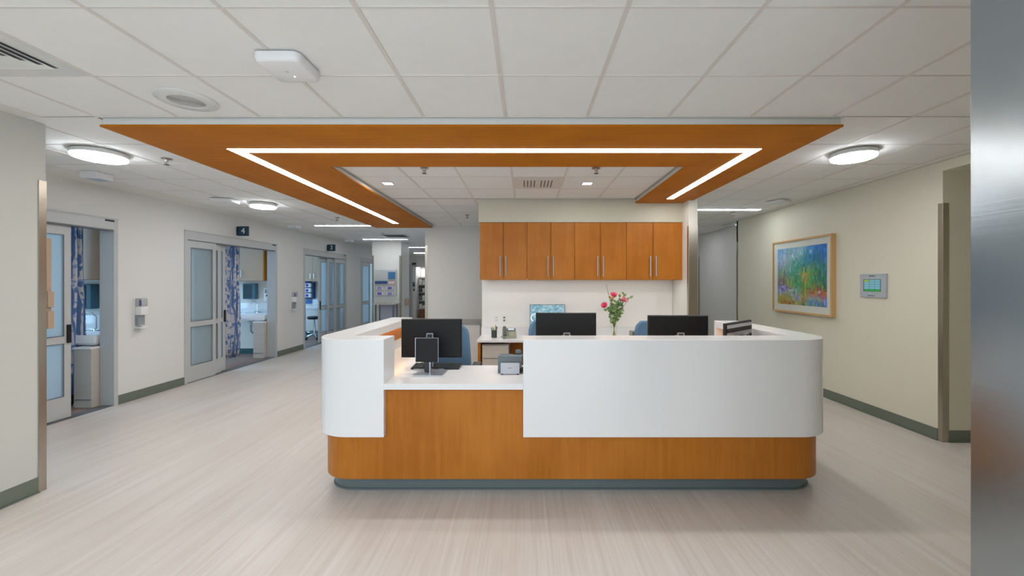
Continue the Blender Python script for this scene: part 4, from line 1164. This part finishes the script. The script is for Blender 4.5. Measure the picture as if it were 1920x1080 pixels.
# small display on a stand (signature / privacy display) in front of the left monitor
t = thing('small_display_stand', 'small black square display on a steel stand on the lower counter', 'display', (X(802, 3.42), 3.42, ZWS))
px, py = X(802, 3.42), 3.42
B(X(773, 3.29), X(829, 3.29), 3.29, 3.52, ZWS + 0.0006, ZWS + 0.011, 0.002).build('base_plate', SILVER, t)
B(px - 0.03, px + 0.012, py + 0.0, py + 0.03, ZWS + 0.011, ZWS + 0.30, 0.003).build('column', BLACK, t)
B(px + 0.0125, px + 0.022, py + 0.0, py + 0.03, ZWS + 0.011, ZWS + 0.28).build('column_trim', SILVER, t)
B(X(779.5, 3.39), X(820, 3.39), 3.385, 3.41, Z(679, 3.39), Z(634.5, 3.39), 0.004).build('back_shell', mat('monitor_shell', (20, 21, 22)), t)
B(X(778, 3.41), X(822, 3.41), 3.4105, 3.418, Z(679, 3.41), Z(633.5, 3.41), 0.002).build('bezel', SILVER, t)
MB().tube([(px + 0.06, 3.415, Z(676, 3.4)), (px + 0.055, 3.45, 0.91), (px + 0.03, 3.47, 0.89), (px + 0.08, 3.56, ZWS + 0.004), (px + 0.14, 3.6, ZWS + 0.004)], 0.0025, 6).build('cable', BLACK, t)

# keyboard
kx0, kx1 = X(776, 3.66), X(864, 3.66)
t = thing('keyboard', 'black keyboard behind the small display on the lower counter', 'keyboard', ((kx0 + kx1) / 2, 3.6, ZWS))
MB().prism_x([(3.56, ZWS + 0.0008), (3.72, ZWS + 0.0008), (3.72, ZWS + 0.028), (3.56, ZWS + 0.014)], kx0, kx1).build('case', BLACK, t)
mm = MB()
for r in range(5):
    for c in range(14):
        a = kx0 + 0.01 + c * (kx1 - kx0 - 0.02) / 14; yb = 3.57 + r * 0.029; zb = ZWS + 0.0155 + r * 0.0025
        mm.box(a, a + 0.024, yb, yb + 0.023, zb, zb + 0.006)
mm.build('keys', DARK, t, kind='stuff')

# ------------------------------------------------------------------ desk phones
def phone(label, loc, rz, col, shell, name='desk_phone'):
    """front (keys) toward -y"""
    t = thing(name, label, 'phone', loc, rz, 'desk phones')
    MB().prism_x([(-0.09, 0.001), (0.09, 0.001), (0.09, 0.03), (0.075, 0.125), (0.055, 0.135), (-0.09, 0.03)], -0.10, 0.10).build('body', shell, t, world=False)
    B(-0.12, 0.04, 0.086, 0.10, 0.001, 0.012).build('foot', shell, t, world=False)
    # tilted face: from (-.09,.03) to (.055,.135)
    ang = math.atan2(0.105, 0.145)
    M = Matrix.Translation((0, -0.09, 0.0305)) @ Matrix.Rotation(ang, 4, 'X')
    mm = MB(); mm.box(-0.03, 0.085, 0.115, 0.17, 0, 0.012, 0.003, M=M); d = mm.build('display_housing', col, t, world=False)
    mm = MB(); mm.box(-0.018, 0.073, 0.123, 0.163, 0.0122, 0.0128, M=M); mm.build('display', mat('phone_screen', (190, 205, 215), emit=(190, 205, 220), estr=0.25, rough=0.2), d, world=False)
    mm = MB()
    for r in range(4):
        for c in range(3): mm.box(-0.005 + c * 0.024, 0.012 + c * 0.024, 0.015 + r * 0.022, 0.03 + r * 0.022, 0, 0.004, M=M)
    mm.build('keypad', mat('key_grey', (172, 174, 160)), t, world=False)
    mm = MB(); mm.box(-0.095, -0.045, 0.0, 0.055, 0.006, 0.045, 0.012, M=M); mm.box(-0.095, -0.045, 0.125, 0.185, 0.006, 0.045, 0.012, M=M)
    mm.box(-0.09, -0.05, 0.03, 0.155, 0.028, 0.05, 0.010, M=M)
    mm.build('handset', col, t, world=False, smooth=True)
    pts = [(-0.07 + 0.006 * math.cos(k * 1.3) - k * 0.0006, -0.10 - 0.008 * math.sin(k * 0.12) + 0.006 * math.sin(k * 1.3), 0.012) for k in range(60)]
    MB().tube(pts, 0.0018, 5).build('coiled_cord', col, t, world=False)
    return t
p1 = phone('grey desk phone with lit display beside the pen cup', (X(955, 6.12), 6.12, zc), 0.12, PHONE, PHONEL)
for c in p1.children: pass
p2 = phone('dark grey desk phone behind the card holder on the lower counter', (X(957, 3.52), 3.50, ZWS), PI, mat('phone_dark', (84, 94, 100), rough=0.45), mat('phone_dark2', (92, 104, 110), rough=0.45))
p2.scale = (1.0, 1, 1.12)
# silver card holder
cy = 3.36
t = thing('card_holder', 'silver business card holder in front of the dark phone', 'card holder', (X(956, cy), cy, ZWS))
a0, a1 = X(938.5, cy), X(974, cy)
MB().prism_x([(cy, ZWS + 0.006), (cy + 0.004, ZWS + 0.006), (cy + 0.022, ZWS + 0.095), (cy + 0.018, ZWS + 0.095)], a0, a1).build('front_plate', mat('satin_silver', (150, 150, 155), rough=0.4, metal=0.5), t)
for a in (a0 + 0.004, a1 - 0.022): B(a, a + 0.018, cy - 0.004, cy + 0.03, ZWS + 0.0006, ZWS + 0.010, 0.002).build('foot', DARK, t)
B(a0, a1, cy + 0.03, cy + 0.045, ZWS + 0.0006, ZWS + 0.05).build('back_plate', SILVER, t)
mm = MB()
for k in range(5):
    mm.box(X(956, cy) - 0.012 + k * 0.005, X(956, cy) - 0.009 + k * 0.005, 0, 0.0012, 0, 0.006 if k % 2 else 0.010, M=Matrix.Translation((0, cy + 0.0085, ZWS + 0.050)))
mm.build('emblem', ALUD, t)
B(a0 + 0.01, a1 - 0.01, cy + 0.012, cy + 0.028, ZWS + 0.001, ZWS + 0.045).build('card_stack', mat('card_blue', (70, 84, 130)), t)
bpy.data.objects['card_stack']
# mouse-like black cable lumps beside the phone
t = thing('coiled_cable', 'loose black coiled cable right of the dark phone', 'cable', (X(978, 3.42), 3.42, ZWS))
pts = [(X(977, 3.42) + 0.016 * math.cos(k * 0.6), 3.40 + 0.018 * math.sin(k * 0.6) + k * 0.001, ZWS + 0.006 + 0.0012 * k) for k in range(34)]
MB().tube(pts, 0.0045, 6).build('loop', BLACK, t, smooth=True)

# ------------------------------------------------------------------ small things on the back counter
YB_ = 6.15
cx, cy = X(926.5, YB_), YB_
t = thing('pen_cup', 'dark mesh pen cup on the back counter', 'pen cup', (cx, cy, zc))
MB().lathe([(0.0001, 0.001), (0.042, 0.001), (0.042, 0.105), (0.039, 0.105), (0.039, 0.004), (0.0001, 0.004)], (cx, cy, zc), 24).build('cup', mat('mesh_dark', (66, 74, 72), rough=0.5, metal=0.3), t, smooth=True)
MB().lathe([(0.043, 0.103), (0.044, 0.105), (0.043, 0.108), (0.040, 0.105)], (cx, cy, zc), 24).build('rim', BLACK, t, smooth=True)
pens = [('yellow highlighter leaning in the pen cup', (214, 214, 60), -0.012, 0.004, 0.165), ('blue pen at the left of the pen cup', (50, 90, 160), -0.024, 0.0, 0.150), ('yellow-green marker in the middle of the pen cup', (190, 200, 60), 0.010, -0.012, 0.150),
        ('orange-red marker standing tall in the pen cup', (232, 96, 66), 0.012, 0.012, 0.185), ('dark blue pen at the right of the pen cup', (30, 50, 100), 0.024, 0.008, 0.160), ('teal pen in the pen cup', (50, 120, 130), -0.004, -0.016, 0.145)]
for l, c, dx, dy, hh in pens:
    g = thing('pen', l, 'pen', (cx + dx, cy + dy, zc + 0.006), group='pens in the pen cup')
    m_ = mat('pen_' + l[:8].replace(' ', '_') + str(c[0]), c, rough=0.4)
    p0 = Vector((cx + dx * 0.7, cy + dy * 0.7, zc + 0.006)); p1_ = Vector((cx + dx * 1.7, cy + dy * 1.7, zc + hh))
    MB().tube([p0, p0.lerp(p1_, 0.78)], 0.0055, 8).build('barrel', m_, g, smooth=True)
    MB().tube([p0.lerp(p1_, 0.78), p1_], [0.0068, 0.006], 8).build('cap', m_, g, smooth=True)
# scissors
g = thing('scissors', 'scissors with black handle loops in the pen cup', 'scissors', (cx + 0.026, cy - 0.004, zc + 0.01))
pts = [(cx + 0.034 + 0.014 * math.cos(2 * PI * k / 12), cy - 0.006, zc + 0.148 + 0.017 * math.sin(2 * PI * k / 12)) for k in range(13)]
MB().tube(pts, 0.0035, 6).build('handle_loop', BLACK, g, smooth=True)
MB().tube([(cx + 0.012, cy - 0.006, zc + 0.02), (cx + 0.03, cy - 0.006, zc + 0.135)], 0.004, 6).build('blade', SILVER, g)

# small grey dish
dx_ = X(989, 6.0)
t = thing('paper_clip_dish', 'small grey dish beside the middle chair back', 'dish', (dx_, 6.0, zc))
MB().lathe([(0.0001, 0.001), (0.034, 0.001), (0.045, 0.045), (0.041, 0.045), (0.031, 0.006), (0.0001, 0.006)], (dx_, 6.0, zc), 24).build('bowl', PHONE, t, smooth=True)
MB().lathe([(0.0001, 0.03), (0.036, 0.028)], (dx_, 6.0, zc), 16).build('clips', PHONEL, t)
# small grey sharpener / clock device
YC = 6.1
t = thing('pencil_sharpener', 'small grey electric pencil sharpener right of the flower vase', 'pencil sharpener', (X(1187, YC), YC, zc))
x0, x1 = X(1181, YC), X(1194, YC)
B(x0, x1, YC - 0.04, YC + 0.06, zc + 0.001, zc + 0.108, 0.012).build('body', mat('warm_grey', (150, 148, 140), rough=0.4), t, smooth=True)
B(x0 + 0.026, x1 - 0.006, YC - 0.043, YC - 0.0395, zc + 0.012, zc + 0.095, 0.001).build('front_panel', mat('dark_taupe', (96, 92, 84)), t)
B(x0 + 0.05, x1 - 0.016, YC - 0.045, YC - 0.0435, zc + 0.028, zc + 0.036).build('window', WHITE_M, t)

# ------------------------------------------------------------------ flowers
YV = 6.05
vx, vy = X(1151.5, YV), YV
t = thing('glass_vase', 'slim clear glass vase holding the pink flowers', 'vase', (vx, vy, zc))
MB().lathe([(0.0001, 0.001), (0.044, 0.001), (0.042, 0.01), (0.044, 0.16), (0.052, 0.20), (0.049, 0.20), (0.041, 0.158), (0.038, 0.018), (0.0001, 0.018)], (vx, vy, zc), 28).build('glass', GLASS, t, smooth=True)
mm = MB()
for k in range(26):
    a = k * 2.4; r = 0.012 + 0.022 * random.random()
    mm.tube([(vx + r * math.cos(a), vy + r * math.sin(a), zc + 0.025), (vx - r * 0.4 * math.cos(a), vy - r * 0.4 * math.sin(a), zc + 0.175)], 0.0028, 5)
mm.build('stems_in_water', WATER, t, smooth=True)
def bloom(c, r, mt, parent, tilt):
    mm = MB()
    for ring in range(4):
        n = 5 + ring; rr = r * (0.35 + 0.21 * ring); op = 0.25 + 0.33 * ring
        for k in range(n):
            a = 2 * PI * k / n + ring * 0.5
            M = Matrix.Translation(c) @ tilt @ Matrix.Rotation(a, 4, 'Z') @ Matrix.Rotation(op * 0.8, 4, 'Y')
            v = []; f = []
            for i in range(4):
                for j in range(4):
                    u = (i / 3 - 0.5) * 2; w = j / 3
                    wd = rr * 0.55 * math.sin(PI * (0.15 + 0.75 * w)) ** 0.7
                    v.append((rr * 0.25 * (w * (1 - w)) * 2 + rr * 0.2 * u * u * -0.6 + 0.1 * r * random.random(), u * wd, rr * 1.05 * w))
            for i in range(3):
                for j in range(3): f.append((i * 4 + j, i * 4 + j + 1, (i + 1) * 4 + j + 1, (i + 1) * 4 + j))
            mm.add(v, f, M)
    mm.build('bloom', mt, parent, smooth=True, fix=False)
def leafmesh(mm, base_, tip, w):
    b = Vector(base_); t_ = Vector(tip); d = t_ - b
    s = d.cross(Vector((random.uniform(-.4, .4), 1, random.uniform(-.4, .4)))).normalized() * w
    up = d.cross(s).normalized() * w * 0.35
    v = [b, b + d * 0.35 + s + up, b + d * 0.35 - s + up, b + d * 0.35, b + d * 0.7 + s * 0.8 + up, b + d * 0.7 - s * 0.8 + up, b + d * 0.7, t_]
    mm.add(v, [(0, 1, 3), (0, 3, 2), (1, 4, 6, 3), (3, 6, 5, 2), (4, 7, 6), (6, 7, 5)])
zv = zc + 0.19
def stemline(tx, tz, dy):
    b = Vector((vx + (tx - vx) * 0.05, vy, zc + 0.17)); t_ = Vector((tx, vy + dy, tz)); mid = b.lerp(t_, 0.5) + Vector(((tx - vx) * -0.12, 0, 0.02))
    return [b, b.lerp(mid, .5) + Vector((0, 0, .004)), mid, mid.lerp(t_, .5), t_]
def flower(px_, py_, r, mt, label, dy=0.0, tiltx=0.5, tiltz=0.0, leaves=7, bud=False, grp='pink flowers in the vase'):
    tx, tz = X(px_, YV + dy), Z(py_, YV + dy)
    g = thing('peony' if not bud else 'flower_bud', label, 'flower', (vx, vy, zc + 0.17), group=grp)
    sl = stemline(tx, tz, dy)
    MB().tube(sl, 0.003, 6).build('stem', STEM, g, smooth=True)
    tl = Matrix.Rotation(tiltz, 4, 'Y') @ Matrix.Rotation(tiltx, 4, 'X')
    if bud: MB().ball((tx, vy + dy, tz), r, r, r * 1.15).build('bloom', mt, g, smooth=True)
    else: bloom(Vector((tx, vy + dy, tz - r * 0.5)), r, mt, g, tl)
    for k in range(leaves):
        u = random.uniform(0.25, 0.92); i = min(3, int(u * 4)); p = Vector(sl[i]).lerp(Vector(sl[i + 1]), u * 4 - i)
        a = random.uniform(0, 2 * PI); L = random.uniform(0.05, 0.085)
        mm = MB(); leafmesh(mm, p, p + Vector((math.cos(a) * L, math.sin(a) * L, random.uniform(-0.01, 0.06))), L * 0.30)
        mm.build('leaf', LEAF if k % 3 else LEAFD, g, fix=False)
flower(1150.5, 551, 0.062, PINK, 'pink peony at the top of the bouquet', 0.0, 0.5, 0.0, 9)
flower(1134, 570, 0.056, PINK, 'deep pink peony hanging out on the left of the bouquet', -0.02, 0.8, -0.8, 7)
flower(1170, 560, 0.06, PINKL, 'light pink peony on the right of the bouquet', 0.0, 0.6, 0.6, 9)
flower(1164, 562, 0.04, PINK, 'small deep pink peony tucked behind the light pink one', 0.03, 0.4, 0.2, 7)
flower(1146.5, 558, 0.022, PEACHB, 'peach coloured bud under the top peony', -0.05, leaves=7, bud=True)
flower(1162, 554, 0.02, mat('bud_olive', (150, 150, 70)), 'olive green bud between the two upper peonies', -0.02, leaves=7, bud=True)
def sprig(px_, py_, label, n, small=False, bud=False):
    tx, tz = X(px_, YV), Z(py_, YV)
    g = thing('foliage_sprig', label, 'foliage', (vx, vy, zc + 0.17), group='green sprigs in the vase')
    sl = stemline(tx, tz, random.uniform(-.04, .04)); MB().tube(sl, 0.0022, 5).build('stem', STEM, g, smooth=True)
    for k in range(n):
        u = random.uniform(0.15 if not small else 0.55, 1.0) if not small else 0.5 + 0.5 * k / n
        i = min(3, int(u * 4)); p = Vector(sl[i]).lerp(Vector(sl[i + 1]), u * 4 - i)
        if small: MB().ball(p + Vector((0.005 * (-1) ** k, 0, 0)), 0.006 * (1.2 - 0.8 * k / n), n=5).build('bud', LEAFD, g); continue
        a = random.uniform(0, 2 * PI); L = random.uniform(0.05, 0.08)
        mm = MB(); leafmesh(mm, p, p + Vector((math.cos(a) * L, math.sin(a) * L, random.uniform(-0.02, 0.05))), L * 0.3); mm.build('leaf', LEAF if k % 2 else LEAFD, g, fix=False)
sprig(1137, 532, 'tall thin budded sprig at the upper left of the bouquet', 16, True)
sprig(1143, 575, 'leafy sprig on the left side of the bouquet', 12)
sprig(1158, 566, 'leafy sprig in the centre of the bouquet', 16)
sprig(1168, 576, 'leafy sprig low on the right of the bouquet', 14)
sprig(1180, 559, 'thin sprig reaching out to the right of the bouquet', 10)
sprig(1171, 550, 'short sprig above the light pink peony', 8)
sprig(1142, 588, 'low drooping leaves left of the vase neck', 6)
sprig(1152, 572, 'leafy sprig under the top peony', 14)

# ------------------------------------------------------------------ office chairs
def chair(label, loc, rz):
    t = thing('office_chair', label, 'chair', loc, rz, 'blue office chairs behind the desk')
    B(-0.25, 0.25, -0.24, 0.24, 0.44, 0.52, 0.035).build('seat', BLUEF, t, world=False, smooth=True)
    # backrest, curved, narrower at top; stands at +y, faces -y
    v = []; f = []; n = 10; mz = 12
    for j in range(mz + 1):
        w_ = j / mz; z = 0.58 + 0.60 * w_
        hw = 0.235 - 0.045 * w_ ** 2
        if w_ > 0.85: hw *= math.sqrt(max(0.05, 1 - ((w_ - 0.85) / 0.16) ** 2 * 0.6))
        if w_ < 0.12: hw *= 0.9 + 0.1 * w_ / 0.12
        for i in range(n + 1):
            u = (i / n - .5) * 2
            v.append((u * hw, 0.25 - 0.05 * u * u + 0.05 * w_ - 0.03 * math.sin(PI * w_), z))
    for j in range(mz):
        for i in range(n):
            a = j * (n + 1) + i; f.append((a, a + 1, a + n + 2, a + n + 1))
    mm = MB(); mm.add(v, f); o = mm.build('backrest', BLUEF, t, world=False, smooth=True)
    sd = o.modifiers.new('pad', 'SOLIDIFY'); sd.thickness = 0.045; sd.offset = 0
    bv = o.modifiers.new('round', 'BEVEL'); bv.width = 0.015; bv.segments = 2; bv.limit_method = 'ANGLE'
    B(-0.04, 0.04, 0.285, 0.31, 0.40, 0.95, 0.006).build('back_bracket', BLACK, t, world=False)
    B(-0.04, 0.04, 0.0, 0.30, 0.39, 0.42, 0.004).build('seat_bracket', BLACK, t, world=False)
    for s in (-1, 1):
        mm = MB(); mm.tube([(s * 0.25, 0.03, 0.47), (s * 0.30, 0.03, 0.49), (s * 0.305, 0.03, 0.79)], 0.016, 8)
        a_ = mm.build('armrest', BLACK, t, world=False, smooth=True)
        B(s * 0.305 - 0.04, s * 0.305 + 0.04, -0.11, 0.14, 0.79, 0.82, 0.012).build('arm_pad', DARK, a_, world=False, smooth=True)
    MB().lathe([(0.03, 0.44), (0.025, 0.2), (0.04, 0.1), (0.0001, 0.08)], n=14).build('gas_column', BLACK, t, world=False, smooth=True)
    for k in range(5):
        a = 0.3 + 2 * PI * k / 5; dx, dy = math.cos(a), math.sin(a)
        MB().tube([(dx * .03, dy * .03, 0.12), (dx * .28, dy * .28, 0.075)], [0.022, 0.014], 8).build('leg', BLACK, t, world=False, smooth=True)
        MB().ball((dx * .29, dy * .29, 0.031), 0.03, 0.025, 0.03).build('caster', DARK, t, world=False, smooth=True)
    return t
chair('blue office chair behind the lower counter monitor', (-0.79, 4.02, 0), 0.0)
chair('blue office chair left behind the middle monitor', (0.30, 4.55, 0), 0.25)
c3 = chair('blue office chair behind the right monitor', (1.46, 4.45, 0), 0.0)

# ------------------------------------------------------------------ painting on the right wall
FX = XR - 0.066
fy0, fy1, fz0, fz1 = 5.585, 6.925, 1.147, 2.294
pt = thing('framed_painting', 'large colourful abstract landscape painting in a light wood frame', 'painting', (XR, 6.25, 1.72))
fw = 0.028
for (a, b, c, d) in ((fy0, fy1, fz0, fz0 + fw), (fy0, fy1, fz1 - fw, fz1), (fy0, fy0 + fw, fz0 + fw, fz1 - fw), (fy1 - fw, fy1, fz0 + fw, fz1 - fw)):
    B(FX, XR - 0.001, a, b, c, d, 0.002).build('frame_rail', OAKF, pt)
B(FX + 0.018, FX + 0.022, fy0 + fw, fy1 - fw, fz0 + fw, fz1 - fw).build('mat_board', MATB, pt)
ay0, ay1, az0, az1 = 5.69, 6.80, 1.275, 2.168
pal = [[(110,160,200),(130,175,205),(140,180,205),(150,185,205),(150,185,200),(70,130,190),(40,110,180),(30,100,185)],
 [(140,165,200),(160,180,205),(165,190,200),(160,190,195),(90,150,165),(40,120,165),(40,105,140),(30,100,170)],
 [(150,155,195),(160,175,195),(130,175,165),(60,135,135),(60,130,145),(50,125,150),(35,105,120),(90,130,180)],
 [(110,150,150),(130,160,140),(80,150,140),(70,140,125),(150,170,110),(160,170,90),(40,115,100),(60,120,120)],
 [(140,120,110),(125,120,100),(110,150,130),(90,150,110),(190,150,80),(70,140,110),(35,100,85),(50,110,100)],
 [(100,90,130),(110,80,110),(150,160,90),(60,140,110),(60,130,100),(110,150,80),(60,110,80),(70,100,90)],
 [(150,155,210),(155,160,210),(150,165,180),(140,155,170),(150,150,80),(150,90,70),(180,90,70),(210,110,80)],
 [(150,140,60),(165,150,60),(170,170,60),(150,150,190),(160,130,90),(150,160,190),(130,150,200),(110,140,200)],
 [(185,160,45),(150,70,45),(110,40,40),(170,160,50),(60,120,90),(60,130,160),(50,110,110),(60,90,110)]]
NW, NH = 150, 120
def pcol(u, v):
    u = min(0.999, max(0, u)) * 7; v = min(0.999, max(0, v)) * 8
    i, j = int(u), int(v); fu, fv = u - i, v - j; r = []
    for k in range(3):
        a = pal[j][i][k] * (1 - fu) + pal[j][min(7, i + 1)][k] * fu; b = pal[min(8, j + 1)][i][k] * (1 - fu) + pal[min(8, j + 1)][min(7, i + 1)][k] * fu
        r.append(a * (1 - fv) + b * fv)
    return r
rnd = random.Random(11)
img = [[pcol(i / NW, j / NH) for i in range(NW)] for j in range(NH)]
for s in range(1500):
    u, v = rnd.random(), rnd.random(); ju = u + rnd.gauss(0, 0.022); jv = v + rnd.gauss(0, 0.028)
    gg = rnd.gauss(2, 15); c = [max(8, min(245, q * 1.05 + gg + rnd.gauss(0, 7))) for q in pcol(ju, jv)]
    k = rnd.random()
    if k < 0.012: c = [205, 205, 225]
    elif k < 0.04 and 0.35 < v < 0.55 and 0.3 < u < 0.8: c = [220, 130, 70]
    elif k < 0.07 and v > 0.5: c = [175, 185, 60]
    horiz = 0.66 < v < 0.9 and (u < 0.3 or u > 0.6) and rnd.random() < 0.6
    L = rnd.randint(6, 15); Wd = rnd.randint(2, 4)
    dw, dh = (L, Wd) if horiz else (Wd, L)
    for j in range(int(v * NH), min(NH, int(v * NH) + dh)):
        for i in range(int(u * NW), min(NW, int(u * NW) + dw)): img[j][i] = c
v = []; f = []
for j in range(NH + 1):
    for i in range(NW + 1): v.append((FX + 0.0165, ay1 + (ay0 - ay1) * i / NW, az1 + (az0 - az1) * j / NH))
for j in range(NH):
    for i in range(NW):
        a = j * (NW + 1) + i; f.append((a, a + NW + 1, a + NW + 2, a + 1))
off = root_loc(pt)
me = bpy.data.meshes.new('painted_sheet'); me.from_pydata([tuple(Vector(p) - off) for p in v], [], f)
ca = me.color_attributes.new('paint', 'FLOAT_COLOR', 'CORNER')
buf = []
for j in range(NH):
    for i in range(NW):
        q = img[j][i]; lu = 0.3 * q[0] + 0.59 * q[1] + 0.11 * q[2]; c = srgb(*[max(4, min(250, lu + (z_ - lu) * 1.3)) for z_ in q]); buf += list(c) * 4
ca.data.foreach_set('color', buf)
me.materials.append(attr_mat('painting_print'))
o = bpy.data.objects.new('painted_sheet', me); COL.objects.link(o); o.parent = pt
B(FX + 0.012, FX + 0.0135, fy0 + fw, fy1 - fw, fz0 + fw, fz1 - fw).build('glazing', GLASS, pt)

# ------------------------------------------------------------------ wall display panel
t = thing('wall_display_panel', 'grey wall panel with small teal and green status screen', 'control panel', (XR, 4.96, 1.58))
py0, py1, pz0, pz1 = 4.79, 5.165, 1.44, 1.727
g_ = mat('panel_grey', (172, 180, 188), rough=0.35)
B(XR - 0.022, XR - 0.001, py0, py1, pz0, pz1, 0.003).build('face_plate', g_, t)
B(XR - 0.026, XR - 0.0222, 4.93, 5.03, pz1 - 0.035, pz1 - 0.012, 0.001).build('name_tab', SILVER, t)
B(XR - 0.0275, XR - 0.0262, 4.945, 5.02, pz1 - 0.028, pz1 - 0.020).build('name_print', INK, t)
sc0, sc1 = 4.865, 5.10
B(XR - 0.0235, XR - 0.0222, sc0 - 0.004, sc1 + 0.006, 1.512, 1.660).build('screen_surround', BLACK, t)
tealm = mat('screen_teal', (120, 175, 190), emit=(110, 170, 186), estr=0.22)
greenm = mat('screen_green', (50, 150, 80), emit=(40, 150, 70), estr=0.22)
yg = mat('screen_yellow_green', (140, 180, 90), emit=(130, 180, 80), estr=0.2)
for r in range(5):
    for c in range(3):
        w_ = (sc1 - sc0) / 3
        yb = sc1 - (c + 1) * w_ + 0.002
        zt_ = 1.655 - r * 0.029
        mm_ = greenm if r == 4 else (yg if (r == 0 and c == 0) else tealm)
        B(XR - 0.0245, XR - 0.0237, yb, yb + w_ - 0.004, zt_ - 0.026, zt_).build('status_cell', mm_, t)
text('print_line', 'l l l', 0.012, INKW, (XR - 0.0225, 5.02, 1.488), (PI / 2, 0, -PI / 2), t)
B(XR - 0.0232, XR - 0.0222, 5.025, 5.04, 1.455, 1.468).build('emblem', mat('emblem_blue', (34, 56, 110)), t)
B(XR - 0.0232, XR - 0.0222, 4.945, 5.02, 1.459, 1.465).build('print_line', mat('emblem_blue', (34, 56, 110)), t)
for a in (4.82, 5.13): MB().ball((XR - 0.022, a, pz1 - 0.02), 0.002, 0.004, 0.004).build('screw', STEEL, t)

print('tiles', ntile, 'objects', len(bpy.data.objects))
